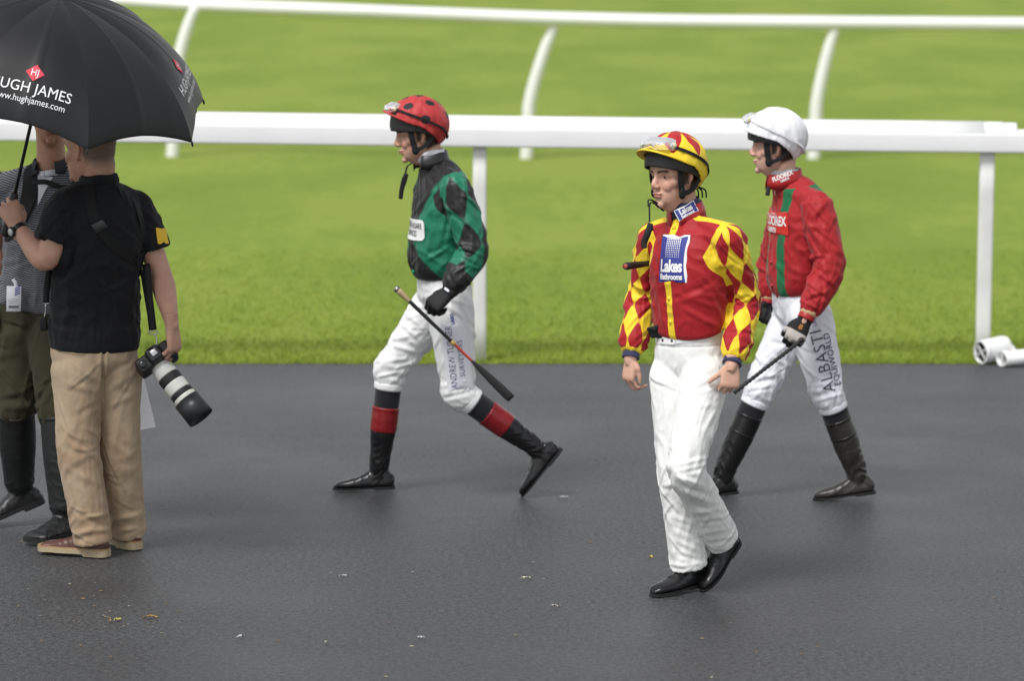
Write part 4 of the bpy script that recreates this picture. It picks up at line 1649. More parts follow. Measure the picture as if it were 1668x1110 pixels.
    O2 = J['neck'] + nax * .024 + dirn * .066
    pf = cS.patch(O2, slope, upb, .086, .04)
    badge(cl, pf, .084, .044, 0, 0, wm_, .001, .0010, 12, 'badge_backing')
    bd = badge(cl, pf, .078, .039, 0, 0, bm_, .001, .0020, 12)
    lettering(bd, pf, 'Lakes', .030, 0, .0055, wm_, off=.003, offset=.001, spacing=.92, xs=.85)
    lettering(bd, pf, 'Bathrooms', .0145, 0, -.0125, wm_, off=.003, offset=.0006, spacing=.95, xs=.86)
    # navy cuffs
    for sd in 'LR':
        a = J['el' + sd] + (J['wr' + sd] - J['el' + sd]) * .86
        b = J['el' + sd] + (J['wr' + sd] - J['el' + sd]) * .995
        m_ = (a + b) / 2
        v, f = tube([(*a, .030, .030, .034), (*m_, .0315, .0315, .0355), (*b, .0325, .0325, .037)], n=12, m=30, ref=(0, -1, 0) if sd == 'L' else (-.85, -.55, .1))
        part('cuff', v, f, navy, root)
    # ---- long white trousers
    prof = [(.02, .096, .099, .085), (.25, .092, .094, .083), (.55, .081, .083, .077), (.85, .072, .074, .070), (1.05, .070, .068, .068), (1.3, .066, .072, .066), (1.6, .064, .070, .064), (1.85, .066, .070, .066), (2.03, .070, .074, .069)]
    prw = [(-.075, .072, .09, .112, .0), (-.02, .098, .105, .142, .0), (.04, .101, .102, .141, .002), (.09, .097, .094, .130, .004), (.125, .096, .093, .128, .004)]
    fw = J['fwd']
    YM = Y + .02
    fo = [(*q[:4], YM, q[4] * 1.15, q[5] * .6) for q in (
        (1112, 640, 1180, 604, .007, .006), (1114, 650, 1176, 628, .006, .006), (1110, 632, 1076, 604, .006, .006), (1114, 662, 1172, 660, .008, .006),
        (1108, 645, 1074, 628, .006, -.006), (1150, 702, 1180, 648, .006, .007), (1157, 694, 1186, 640, .005, -.007), (1142, 708, 1170, 668, .006, .005),
        (1067, 703, 1084, 730, .006, .007), (1080, 712, 1090, 770, .007, .008), (1094, 690, 1112, 640, .007, -.007),
        (1104, 758, 1153, 746, .006, .010), (1110, 772, 1154, 762, .006, -.011), (1138, 775, 1152, 748, .005, .008),
        (1090, 768, 1124, 826, .009, -.016), (1098, 776, 1148, 792, .007, .013), (1104, 790, 1152, 806, .007, -.012), (1110, 803, 1166, 821, .008, .014),
        (1120, 822, 1172, 836, .007, -.012), (1124, 838, 1180, 830, .007, .012), (1132, 856, 1184, 848, .006, -.010), (1130, 872, 1188, 862, .007, .010), (1146, 888, 1196, 880, .006, -.008), (1140, 862, 1158, 840, .006, .009),
        (1094, 842, 1140, 856, .007, .010), (1096, 858, 1138, 876, .007, -.010), (1098, 880, 1150, 903, .007, .011), (1104, 905, 1146, 915, .006, -.008), (1106, 925, 1144, 918, .006, .007), (1088, 800, 1104, 850, .007, .009))]
    V, Q, X, I = trousers_build(J, prof, prw, fw, seeds=(3.1, 4.4), amp=.6, folds=fo, voxel=.0038, centers=((.06, .07, .5), (1.0, .10, 1.0), (1.45, .10, .7), (1.9, .09, .9)))
    N = normals(V, Q)
    V = V + N * (.0022 * gs(X[:, 2] - .070, .003) * -1 + .002 * sstep(.067, .074, X[:, 2]))[:, None]
    seam = np.where((X[:, 0] > .03) & (X[:, 2] < .068) & (X[:, 2] > -.09), -.0022 * gs(X[:, 1] - .012, .003), 0)
    V = V + N * seam[:, None]
    tr = part('trousers', V, Q, mat('white_breeches', (.78, .785, .765), .6, .3, var=(8, .03), crease=CREASE_WOVEN), root)
    S = Surf(V, Q)
    dk = mat('snap_dark', (.04, .04, .045), .35, .6)
    for off in (.058, .012):
        p = S.lay(np.array([[0, 0]]), tf.w((.10, -off, .092)), tf.l, tf.u, .001)[0]
        part('snap', *ball(p, .0068, 8, 12), dk, tr)
    pf = S.patch(tf.w((.10, -.02, .093)), tf.l, tf.u, .16, .024)
    badge(tr, pf, .080, .030, -.018, 0, mat('white_tab', (.80, .80, .80), .5), .004, .0022, 8, 'waist_tab')
    badge(tr, pf, .072, .024, .060, 0, mat('white_elastic', (.72, .72, .76), .7), .001, .0014, 8, 'waist_elastic')
    # gloves tucked in the waistband
    gp = S.lay(np.array([[0, 0]]), tf.w((.08, -.085, .108)), tf.l, tf.u, .004)[0]
    gm = mat('glove_black', (.012, .012, .013), .7, .3)
    fing = [tube([(*(gp + tf.l * (k * .014 - .02) + A(0, 0, -.01)), .008), (*(gp + tf.l * (k * .016 - .03) + tf.f * .010 + A(0, 0, .02 + .006 * k)), .009), (*(gp + tf.l * (k * .010 - .034) + tf.f * .016 + A(0, 0, .030 - .004 * k)), .006)], n=12, m=10) for k in range(4)]
    v, f = union(fing, .003, 2)
    part('tucked_glove', v, f, gm, root)
    # ---- boots
    lea = mat('boot_leather', (.008, .008, .009), .30, .42, bump=(60, .12, .002), rvar=(20, .08))
    sol = mat('boot_sole', (.010, .010, .010), .7)
    for sd in 'RL':
        fr = feet[sd]
        parts = foot_parts(fr) + [tube([(*fr.w((-.004, 0, .05)), .044, .044, .036), (*fr.w((-.004, 0, .10)), .042, .044, .037), (*(fr.w((-.004, 0, .10)) + (J['kn' + sd] - fr.w((0, 0, .1))) * .18), .044, .044, .038)], n=14, m=26, ref=fr.f)]
        V, Q = union(parts, .004, 3)
        N = normals(V, Q)
        x = fr.loc(V)
        V = V + N * (.0012 * np.exp(-((x[:, 0] - .085) / .035) ** 2) * sstep(.02, .045, x[:, 2]) * np.sin(x[:, 0] * 170 + 6 * x[:, 1]) + .0015 * noise3(V * 25))[:, None]
        b = part('boot', V, Q, lea, root)
        v, f = sole_part(fr, th=.007, heel=.007, lip=.0005)
        part('sole', v, f, sol, b, flat=True)
    # ---- helmet
    def star(v):
        c = v - A(-.008, 0, .046)
        r = np.hypot(c[:, 0] / .127, c[:, 1] / .103)
        el = np.degrees(np.arctan2(c[:, 2] / .112, r))
        ph = (np.arctan2(c[:, 1], c[:, 0]) + .30) / (2 * PI) * 6
        tri = np.abs((ph % 1) - .5) * 2
        return dict(red=el - (17 + 60 * (1 - tri) ** 1.5))
    capm = mat('cap_red_yellow', (.82, .60, .028), .55, .3, crease=CREASE_SOFT, layers=(('red', (.42, .014, .018), .6),), sheen=.1)
    strap = mat('strap_black', (.010, .010, .011), .65, .3)
    shell = mat('helmet_shell', (.030, .030, .030), .55, .4)
    lens = mat('goggle_wrap', (.85, .85, .85), .10, .6, trans=.75, bump=(55, .5, .006))
    mat('silk_red', (.37, .010, .015), .42, .45)
    helmet(root, hf, capm, shell, star, tilt=8, brim=.042, rim=(.080, .040, -.048), goggles=(.090, .140, .80), strapm=strap, lensm=lens, bobble='silk_red', brimm=mat('silk_yellow', (.80, .58, .028), .42, .4), seed=2, gog_dir=.12, shell_front=.028)
    # loose harness end hanging from the chin
    a = hf.w((.058, .004, -.125))
    end = P(1050, 405, Y - .13)
    v, f = ribbon([a, P(1060, 330, Y - .08), P(1058, 362, Y - .11)], (1, 0, .1), .003, .0015, 16)
    part('loose_strap', v, f, strap, root)
    v, f = ribbon([hf.w((.062, .004, -.108)), P(1057, 325, Y - .07), P(1056, 337, Y - .09)], (1, 0, .1), .003, .0015, 12)
    part('loose_strap', v, f, strap, root)
    v, f = union([tube([(*P(1060, 364, Y - .115), .011, .006, .011), (*P(1055, 380, Y - .125), .013, .007, .013), (*P(1049, 396, Y - .13), .010, .007, .012), (*P(1050, 405, Y - .135), .011, .006, .010)], n=16, m=14, ref=(0, -1, 0), ex=3), tube([(*P(1058, 366, Y - .115), .007), (*P(1063, 376, Y - .12), .007)], n=6, m=10)], .003, 2)
    part('chin_cup', v, f, strap, root)
    # ties at the nape
    for k in range(3):
        q = hf.w((-.085, .02 + .012 * k, -.045))
        v, f = ribbon([q, q + A(.012 + .006 * k, -.01, -.012), q + A(.016 + .006 * k, -.01, -.04)], (1, 0, .1), .003, .001, 10)
        part('cap_tie', v, f, strap, root)
    # ---- whip held under his right arm
    a, b = P(1019, 434, Y - .10), P(1100, 424, Y + .28)
    wr = thing('riding_whip', 'black whip tucked under the front jockey\'s arm, only the padded handle sticking out', 'whip', a)
    d = b - a
    v, f = tube([(*(a + d * .0), .0125), (*(a + d * .03), .0145), (*(a + d * .12), .0135), (*(a + d * .35), .0115), (*(a + d * .6), .008), (*b, .006)], n=40, m=18, ref=(0, 0, 1))
    part('handle', v, f, mat('whip_grip', (.014, .014, .015), .6, .4, bump=(240, .5, .002)), wr)
    v, f = tube([(*(a - nrm(d) * .004), .004), (*(a - nrm(d) * .0035), .008), (*(a + nrm(d) * .001), .009)], n=5, m=18, ref=(0, 0, 1))
    part('end_cap', v, f, mat('whip_cap_red', (.36, .06, .05), .5), wr)
# ------------------------------------------------------------------ the two jockeys walking behind
def common_mats():
    mat('strap_black', (.010, .010, .011), .65, .3)
    mat('helmet_shell', (.030, .030, .030), .55, .4)
    mat('boot_sole', (.010, .010, .010), .7)
    mat('glove_black', (.012, .012, .013), .7, .3)
    mat('whip_grip', (.014, .014, .015), .6, .4, bump=(240, .5, .002))
    mat('sock_black', (.012, .012, .015), .85, .2, sheen=.2, bump=(500, .2, .001))
    mat('boot_leather_band', (.008, .008, .009), .28, .42, layers=(('band', (.20, .008, .012), .001),), bump=(60, .12, .002), rvar=(20, .08))
    mat('boot_leather_plain', (.008, .008, .008), .32, .42, bump=(60, .14, .002), rvar=(20, .10))
    mat('boot_leather_worn', (.030, .028, .024), .36, .5, bump=(50, .2, .003), rvar=(12, .14), var=(18, .4))


BREECH = [(.02, .098, .102, .088), (.25, .094, .098, .086), (.55, .084, .088, .078), (.8, .076, .076, .070), (1.0, .074, .068, .068), (1.10, .066, .066, .063), (1.17, .056, .058, .056)]
PEL = [(-.080, .072, .095, .115, .0), (-.02, .098, .116, .148, .0), (.04, .100, .114, .148, .002), (.09, .096, .104, .136, .002), (.135, .094, .098, .130, .002)]


def sock(root, Kn, An, t0, t1, r0, r1, ref):
    a, b = Kn + (An - Kn) * t0, Kn + (An - Kn) * t1
    v, f = tube([(*a, r0), (*((a + b) / 2), (r0 + r1) / 2 + .002), (*b, r1)], n=16, m=28, ref=ref)
    part('sock', v, f, MATS['sock_black'], root)


def breech_cuff(tr, Kn, An, ref):
    p = lambda t: Kn + (An - Kn) * t
    part('knee_cuff', *tube([(*p(.10), .052), (*p(.125), .0625), (*p(.155), .0635), (*p(.185), .062), (*p(.195), .056)], n=14, m=36, ref=ref), tr.data.materials[0], tr)


def green_jockey():
    Y = 16.40
    common_mats()
    fwd = yaw(70)
    J = dict(fwd=fwd, neck=P(702, 266, Y), chest=P(722, 340, Y), pelvis=P(722, 478, Y + .01),
             shL=P(741, 304, Y - .15), elL=P(772, 408, Y - .20), wrL=P(731, 476, Y - .28),
             shR=P(698, 306, Y + .15), elR=P(722, 405, Y + .26), wrR=P(716, 498, Y + .24),
             hipL=P(732, 494, Y - .08), knL=P(748, 640, Y - .10), anL=P(874, 748, Y - .06),
             hipR=P(712, 494, Y + .08), knR=P(636, 604, Y + .07), anR=P(617, 771, Y + .08))
    feet = set_feet(J, dict(R=(yaw(88), 2, .262, {}), L=(yaw(86), 51, .262, {})))
    root = thing('person', 'jockey in black and green silks and polka-dot red cap, striding left with a whip', 'person', P(720, 808, 16.4) * A(1, 1, 0))
    hf = Frame(P(681, 218, Y), nrm(yaw(84) + A(0, 0, -.16)), (-.16, 0, 1))
    handL = hand_parts(J['wrL'], P(694, 507, Y - .31) - J['wrL'], A(-.35, -.80, .45), 'L', FIST, thumb=((.8, .3, -.5), (.6, -.1, -.75)))
    handR = hand_parts(J['wrR'], A(-.1, 0, -1), A(0, 1, 0), 'R', RELAX)
    skin = ('olive', (.57, .335, .245), (.045, .022, .012), (.44, .19, .15))
    make_body(J, hf, skin, root, hands=(handL, handR), neck=.050)
    eyes(hf, root, ('olive', (.53, .31, .225)), (.05, .03, .02), look=(0, -.003), lid=.0014)
    gl = hand_parts(J['wrL'], P(694, 507, Y - .31) - J['wrL'], A(-.35, -.80, .45), 'L', FIST, thumb=((.8, .3, -.5), (.6, -.1, -.75)), infl=.0028)
    v, q = union(gl, .0032, 2)
    g = part('glove', v, q, MATS['glove_black'], root)
    hd = nrm(P(694, 507, Y - .31) - J['wrL'])
    v, f = tube([(*(J['wrL'] - hd * .018), .030, .030, .036), (*(J['wrL'] + hd * .012), .0285, .0285, .0345)], n=8, m=24, ref=(-.35, -.8, .45))
    part('glove_cuff', v, f, MATS['glove_black'], g)
    S = Surf(v, f)
    pf = S.patch(J['wrL'] - hd * .004 + A(-.012, -.03, .012), nrm(A(.75, -.2, -.6)), nrm(A(.5, .1, .75)), .024, .008)
    badge(g, pf, .026, .010, 0, 0, mat('tag_pale', (.60, .60, .72), .6), .002, .001, 6, 'tag')
    # jacket
    rows = [(.150, .112, .100, .138, .004), (.175, .126, .108, .150, .008), (.22, .136, .112, .158, .010), (.35, .138, .118, .162, .012), (.55, .128, .124, .166, .008), (.75, .112, .124, .160, -.004), (.90, .080, .098, .118, -.010), (1.0, .056, .062, .062, .0)]
    sleeve = [(-.05, .066), (.15, .072), (.5, .070), (.85, .068), (1.1, .068), (1.45, .064), (1.72, .058), (1.88, .046), (1.97, .036)]
    V, Q, X, H, I = jacket_build(J, rows, sleeve, seeds=(6.3, 7.2), amp=.8, ref_arm=(-.9, -.4, 0), voxel=.0046, folds=[(*q[:4], Y, q[4], q[5]) for q in ((745, 318, 776, 356, .007, .008), (738, 346, 772, 388, .007, -.008), (738, 396, 788, 418, .007, .009), (736, 412, 782, 436, .006, -.008), (734, 446, 770, 430, .006, .008), (704, 308, 672, 352, .008, .008), (712, 318, 690, 350, .007, -.006), (708, 360, 690, 430, .008, .007), (668, 398, 722, 432, .008, .007), (736, 335, 720, 405, .008, -.009), (700, 420, 735, 400, .007, .007))])
    z = X[:, 2] / H
    ang = np.abs(np.arctan2(X[:, 1], X[:, 0]))
    green = (.30 * (ang - .12) - np.abs(z - .46 - .02 * ang)) * .1
    green = np.where(z > .93, -1, green)
    for sd, ph, u0 in (('L', .15, -.055), ('R', .2, .02)):
        a, u, th, L = I[sd]['arm'], I[sd]['u'], I[sd]['th'], I[sd]['L']
        H_, n = .205, 4
        Aa, Bb = (u + u0) / H_ + n * (th + ph) / (2 * PI), (u + u0) / H_ - n * (th + ph) / (2 * PI)
        dia = np.sin(PI * Aa) * np.sin(PI * Bb) * .02
        green = np.where(a > 0, np.minimum(dia, L - .10 - u), green)
    m = mat('silk_black_green', (.010, .010, .011), .48, .4, layers=(('green', (.008, .160, .088), .0014),), sheen=.05, crease=CREASE_SILK)
    jk = part('jacket', V, Q, m, root, dict(green=green))
    S = Surf(V, Q)
    tf = torso_frame(J)
    wm_ = mat('badge_white', (.80, .80, .80), .5)
    ink = mat('ink_black', (.02, .02, .03), .6)
    bx = nrm(tf.f * .80 + tf.l * .60)
    R_ = np.cross(tf.u, bx)
    O = tf.w((.10, .035, H * .522))
    pf = S.patch(O, R_, tf.u, .15, .085, 3)
    bd = badge(jk, pf, .165, .088, -.018, 0, wm_, .022, .0014, 18, 'badge')
    lettering(bd, pf, 'PETER HOARE', .034, -.024, .016, ink, off=.0026, offset=.0004, spacing=.98, xs=.70)
    lettering(bd, pf, 'SERVICES', .034, -.034, -.017, ink, off=.0026, offset=.0004, spacing=.98, xs=.70)
    for t in (.20,):
        p = S.lay(np.array([[0, 0]]), tf.w((.10, .012, H * t)), tf.l, tf.u, .001)[0]
        part('button', *ball(p, (.008, .008, .009), 8, 14), mat('button_green', (.012, .22, .12), .4), jk)
    nax = nrm(hf.w((-.04, 0, -.06)) - J['neck'] + A(0, 0, .04))
    wj = mat('white_jersey', (.70, .70, .74), .8)
    collar(root, J['neck'] + nax * .016, nax, J['fwd'], .059, .056, .046, wj, gap=.02, droop=.012, name='undershirt_collar')
    cl, cV, cF = collar(jk, J['neck'] - nax * .006, nax, nrm(J['fwd'] + A(-.2, -.5, 0)), .075, .068, .058, mat('silk_black', (.013, .013, .014), .36, .5), gap=.8, droop=.020)
    # breeches
    fo = [(x0, y0, x1, y1, Y + d + .11, w * .75, dep * 1.2) for (x0, y0, x1, y1, d, w, dep) in (
        (690, 470, 770, 500, -.16, .010, .008), (700, 480, 775, 530, -.18, .011, .008), (745, 500, 775, 540, -.17, .009, -.007),
        (645, 520, 690, 560, -.02, .010, .007), (630, 560, 680, 575, -.02, .010, .008), (618, 590, 668, 585, -.01, .009, .008),
        (612, 615, 655, 605, -.0, .008, .008), (715, 630, 770, 620, -.17, .010, .008), (718, 650, 765, 640, -.17, .009, -.007), (650, 500, 700, 500, -.03, .010, .006))]
    V, Q, X, I = trousers_build(J, BREECH, PEL, fwd, seeds=(8.1, 9.4), amp=.6, folds=fo, centers=((.06, .07, .6), (.55, .12, .8), (.95, .09, 1.6)), voxel=.005)
    tr = part('breeches', V, Q, mat('white_breeches_cool', (.77, .775, .775), .6, .3, var=(8, .03), crease=CREASE_WOVEN), root)
    S = Surf(V, Q)
    # sponsor's panel down the outside of the near thigh, read upwards
    mid = J['hipL'] * .40 + J['knL'] * .60
    dn = nrm(J['hipL'] - J['knL'])
    out = A(.08, -1, .1)
    upv = np.cross(out, dn)
    pf = S.patch(mid + out * .05, dn, upv, .30, .09, 3, 97)
    bd = badge(tr, pf, .30, .112, .006, -.004, mat('panel_lilac', (.74, .74, .80), .6), .004, .0012, 20, 'panel')
    navy = mat('ink_navy', (.05, .06, .16), .6)
    lettering(bd, pf, 'ANDREW TURNER', .040, .004, .020, navy, off=.0024, offset=-.0002, spacing=1.02, xs=.80)
    lettering(bd, pf, 'SURVEYORS', .032, -.006, -.020, navy, off=.0024, spacing=1.1, xs=.86)
    pf2 = S.patch(J['hipL'] * .80 + J['knL'] * .20 + out * .05, dn, upv, .05, .02)
    lettering(tr, pf2, 'LASO', .020, .012, .0, mat('ink_blue', (.03, .05, .35), .6), off=.002, offset=.0008)
    # socks, boots
    for sd in 'RL':
        Kn, An = J['kn' + sd], J['an' + sd]
        fr = feet[sd]
        An2 = fr.w((0, 0, .085))
        sock(root, Kn, An2, .05, .5, .055, .053, fwd)
        breech_cuff(tr, Kn, An2, fwd)
        riding_boot(root, Kn, fr, .36 if sd == 'L' else .37, (.057, .056, .047, .043), (MATS['boot_leather_band'], MATS['boot_sole']), 1.5 if sd == 'L' else 3.5, band=(-.02, .105))
    # helmet
    def dots(v):
        c = nrm((v - A(-.008, 0, .046)) / A(.127, .103, .112))
        best = np.full(len(v), -1.)
        for az, el in ((90, 90), (0, 62), (120, 52), (165, 22), (-120, 52), (60, 40), (-60, 40), (100, 12), (-100, 12), (180, 55), (-165, 22), (30, 20), (-30, 20)):
            a, e = math.radians(az), math.radians(el)
            q = A(math.cos(e) * math.cos(a), math.cos(e) * math.sin(a), math.sin(e))
            best = np.maximum(best, c @ q - math.cos(.165))
        return dict(dot=best)
    capm = mat('cap_red_dots', (.44, .034, .036), .55, .3, crease=CREASE_SOFT, layers=(('dot', (.012, .012, .013), .0015),), sheen=.1)
    lens = mat('goggle_clear', (.85, .80, .78), .06, .6, trans=.85)
    helmet(root, hf, capm, MATS['helmet_shell'], dots, tilt=12, brim=.034, rim=(.076, .040, -.040), goggles=(.088, .132, .62), strapm=MATS['strap_black'], lensm=lens, bobble=False, seed=4, brimm=mat('cap_red', (.48, .036, .038), .5, .4), brim_up=.42, shell_front=.008)
    # bow on the front of the cap
    v, f = tube([(*hf.w((.108, 0, .118)), .004, .004, .012), (*hf.w((.112, 0, .138)), .004, .004, .012), (*hf.w((.110, 0, .150)), .002, .002, .006)], n=10, m=12, ref=(-1, 0, 0))
    part('cap_bow', v, f, MATS['cap_red'], root)
    # loose chin harness
    v, f = ribbon([hf.w((.050, .01, -.120)), P(663, 272, Y - .05), P(660, 287, Y - .06)], (1, 0, .2), .004, .0015, 14)
    part('loose_strap', v, f, MATS['strap_black'], root)
    v, f = tube([(*P(661, 282, Y - .06), .013, .006, .006), (*P(657, 292, Y - .06), .017, .007, .007), (*P(653, 308, Y - .06), .014, .006, .006), (*P(651, 324, Y - .06), .013, .005, .005)], n=16, m=14, ref=(1, 0, .2), ex=3.5)
    part('chin_cup', v, f, MATS['strap_black'], root)
    # whip in the gloved hand
    a, b = P(646, 471, Y - .36), P(833, 650, Y - .30)
    w = thing('riding_whip', 'whip with pale knob and red band in the green jockey\'s gloved hand', 'whip', (a + b) / 2)
    d = b - a
    at_ = lambda t, r: (*(a + d * t), r)
    part('grip', *tube([at_(.10, .0085), at_(.25, .0085), at_(.48, .0075)], n=20, m=14, ref=(0, -1, 0)), MATS['whip_grip'], w)
    part('knob', *tube([at_(0, .006), at_(.012, .013), at_(.05, .0125), at_(.10, .009), at_(.115, .008)], n=18, m=18, ref=(0, -1, 0)), mat('whip_knob', (.50, .36, .20), .5, var=(40, .2)), w)
    part('knob_ring', *tube([at_(-.012, .009), at_(-.004, .0135), at_(.010, .0135), at_(.014, .010)], n=8, m=18, ref=(0, -1, 0)), mat('whip_ring', (.35, .33, .30), .25, metal=.9), w)
    part('collar_ring', *tube([at_(.475, .0085), at_(.485, .0095), at_(.505, .009)], n=6, m=14, ref=(0, -1, 0)), mat('whip_gold', (.55, .38, .10), .35, metal=.4), w)
    part('shaft', *tube([at_(.49, .0065), at_(.66, .006)], n=8, m=12, ref=(0, -1, 0)), mat('whip_red', (.45, .05, .03), .4), w)
    part('flap', *tube([(*(a + d * .65), .006, .006, .006), (*(a + d * .72), .012, .012, .007), (*(a + d * .85), .018, .018, .009), (*(a + d * .99), .020, .020, .008), (*(a + d * 1.0), .018, .018, .006)], n=24, m=16, ref=(.6, 0, .7), ex=3), mat('whip_flap', (.018, .018, .018), .5), w)


def red_jockey():
    Y = 16.30
    common_mats()
    fwd = yaw(72)
    J = dict(fwd=fwd, neck=P(1277, 296, Y), chest=P(1302, 370, Y), pelvis=P(1303, 503, Y + .01),
             shL=P(1330, 334, Y - .15), elL=P(1352, 438, Y - .21), wrL=P(1311, 522, Y - .28),
             shR=P(1284, 334, Y + .15), elR=P(1262, 430, Y + .22), wrR=P(1252, 496, Y + .18),
             hipL=P(1316, 512, Y - .08), knL=P(1349, 642, Y - .10), anL=P(1397, 770, Y - .03),
             hipR=P(1298, 512, Y + .08), knR=P(1240, 634, Y + .02), anR=P(1178, 772, Y + .03))
    feet = set_feet(J, dict(R=(yaw(62), 3, .262, {}), L=(yaw(86), 7, .262, {})))
    root = thing('person', 'jockey in red silks with green braces and white cap, striding left behind the others', 'person', P(1300, 812, 16.3) * A(1, 1, 0))
    hf = Frame(P(1262, 238, Y), nrm(yaw(93) + A(0, 0, -.02)), (-.03, 0, 1))
    hd = P(1285, 567, Y - .30) - J['wrL']
    hn = A(-.15, -.95, .1)
    cur = [(48, 70, 40), (50, 72, 40), (52, 72, 40), (54, 70, 40)]
    th = ((.9, .35, -.3), (.85, .1, -.55))
    handL = hand_parts(J['wrL'], hd, hn, 'L', cur, thumb=th)
    hd2 = P(1246, 524, Y + .12) - J['wrR']
    handR = hand_parts(J['wrR'], hd2, A(-.3, .9, 0), 'R', FIST)
    skin = ('pale', (.61, .375, .295), (.04, .02, .012), (.49, .235, .185))
    make_body(J, hf, skin, root, hands=(handL, handR), neck=.050)
    eyes(hf, root, ('pale', (.57, .345, .27)), (.05, .04, .03))
    for W, dd, nn, sd, cc in ((J['wrL'], hd, hn, 'L', cur), (J['wrR'], hd2, A(-.3, .9, 0), 'R', FIST)):
        v, q = union(hand_parts(W, dd, nn, sd, cc, thumb=th, infl=.0028), .0032, 2)
        d1 = nrm(dd)
        n1 = nrm(nn - (nn @ d1) * d1)
        u = (v - W) @ d1
        pale = np.minimum(np.minimum(u - .058, .5), ((v - W) @ n1) + .030 - (u - .06) * .55)
        g = part('glove', v, q, mat('glove_two_tone', (.012, .012, .013), .75, .3, layers=(('pale', (.45, .41, .38), .002),), bump=(300, .2, .001)), root, dict(pale=pale if sd == 'L' else pale * 0 - 1))
        if sd == 'L':
            S = Surf(v, q)
            pf = S.patch(W + d1 * .035 + n1 * .02, nrm(A(1, 0, 0) - d1 * d1[0]), -d1, .02, .02)
            lettering(g, pf, '8', .030, 0, 0, mat('ink_orange', (.40, .16, .03), .6), off=.001, offset=.001, xs=1.1)
    # jacket
    rows = [(.140, .108, .102, .138, .004), (.165, .118, .110, .150, .006), (.22, .126, .114, .158, .008), (.35, .126, .122, .162, .008), (.55, .122, .132, .168, .0), (.75, .108, .134, .164, -.012), (.90, .080, .104, .120, -.014), (1.0, .056, .062, .062, .0)]
    sleeve = [(-.05, .068), (.15, .074), (.5, .074), (.85, .070), (1.1, .068), (1.45, .062), (1.72, .054), (1.82, .044), (1.88, .037)]
    V, Q, X, H, I = jacket_build(J, rows, sleeve, seeds=(11.3, 12.2), amp=.75, ref_arm=(-.9, -.4, 0), voxel=.0046, folds=[(*q[:4], Y, q[4], q[5]) for q in ((1318, 328, 1362, 378, .007, .009), (1306, 352, 1354, 418, .007, .009), (1312, 372, 1350, 436, .006, -.009), (1300, 402, 1342, 442, .007, .008), (1326, 440, 1366, 470, .007, .009), (1310, 462, 1352, 492, .006, -.008), (1302, 488, 1336, 506, .006, .008), (1256, 360, 1292, 424, .008, .007), (1290, 380, 1300, 450, .008, -.009), (1250, 420, 1292, 460, .008, .006))])
    brace = .026 - np.abs(np.abs(X[:, 1]) - .078 - .012 * sstep(.5, 1, X[:, 2] / H))
    for sd in 'LR':
        brace = np.where(I[sd]['arm'] > -.012, -1, brace)
    brace = np.where(X[:, 2] > H * .96, -1, brace)
    m = mat('silk_red_green', (.345, .012, .016), .60, .28, layers=(('brace', (.008, .13, .045), .0014),), sheen=.1, var=(14, .06), crease=CREASE_SILK)
    jk = part('jacket', V, Q, m, root, dict(brace=brace))
    S = Surf(V, Q)
    tf = torso_frame(J)
    wm_ = mat('badge_white', (.80, .80, .80), .5)
    bx = nrm(tf.f * .74 + tf.l * .67)
    R_ = np.cross(tf.u, bx)
    O = tf.w((.10, .045, H * .70))
    pf = S.patch(O, R_, tf.u, .15, .09, 3)
    bd = badge(jk, pf, .180, .098, -.002, 0, mat('badge_red', (.55, .018, .012), .5), .003, .0014, 18, 'badge')
    lettering(bd, pf, 'FLOOREX', .054, -.008, .008, wm_, off=.0026, offset=.0018, spacing=.92, xs=.74)
    lettering(bd, pf, 'CARPETS', .027, -.034, -.030, wm_, off=.0026, offset=.0012, spacing=.95, xs=.80)
    a = np.linspace(.3, 2.9, 14)
    v, f = ribbon(pf(np.stack([-.012 + .030 * np.cos(a), .022 + .016 * np.sin(a)], 1), .0034), bx * .2 + tf.u, .0018, .0004, 24)
    part('swoosh', v, f, wm_, bd)
    for t in (.22, .40, .12):
        p = S.lay(np.array([[0, 0]]), tf.w((.10, .012, H * t)), tf.l, tf.u, .001)[0]
        part('button', *ball(p, (.008, .008, .009), 8, 14), mat('silk_red_plain', (.36, .013, .017), .42, .45), jk)
    nax = nrm(hf.w((-.04, 0, -.06)) - J['neck'] + A(0, 0, .04))
    collar(root, J['neck'] + nax * .014, nax, J['fwd'], .060, .057, .046, mat('grey_jersey', (.40, .40, .42), .8), gap=.02, droop=.012, name='undershirt_collar')
    cl, cV, cF = collar(jk, J['neck'] - nax * .004, nax, J['fwd'], .076, .068, .062, mat('silk_red_plain', (.36, .013, .017), .42, .45), gap=.35, droop=.028)
    cS = Surf(cV, cF)
    dirn = nrm(J['fwd'] * .45 + tf.l * .9)
    side = np.cross(nax, dirn)
    slope = nrm(side + nax * .42)
    upb = nrm(np.cross(dirn, slope))
    pf = cS.patch(J['neck'] + nax * .024 + dirn * .066, slope, upb, .08, .03)
    lettering(cl, pf, 'FLOOREX', .026, 0, .004, wm_, off=.0015, offset=.0008, xs=.80)
    lettering(cl, pf, 'CARPETS', .012, .004, -.014, wm_, off=.0015, offset=.0005, xs=.80)
    # elastic cuff
    for sd in 'LR':
        a_, b_ = (J['el' + sd] + (J['wr' + sd] - J['el' + sd]) * t for t in (.86, .99))
        part('cuff', *tube([(*a_, .034), (*((a_ + b_) / 2), .036), (*b_, .035)], n=10, m=26, ref=(0, -1, 0)), MATS['silk_red_plain'], root)
        a_, b_ = (J['el' + sd] + (J['wr' + sd] - J['el' + sd]) * t for t in (.80, .90))
        part('cuff_band', *tube([(*a_, .036), (*((a_ + b_) / 2), .039), (*b_, .036)], n=10, m=26, ref=(0, -1, 0)), mat('cuff_tan', (.52, .36, .19), .7), root)
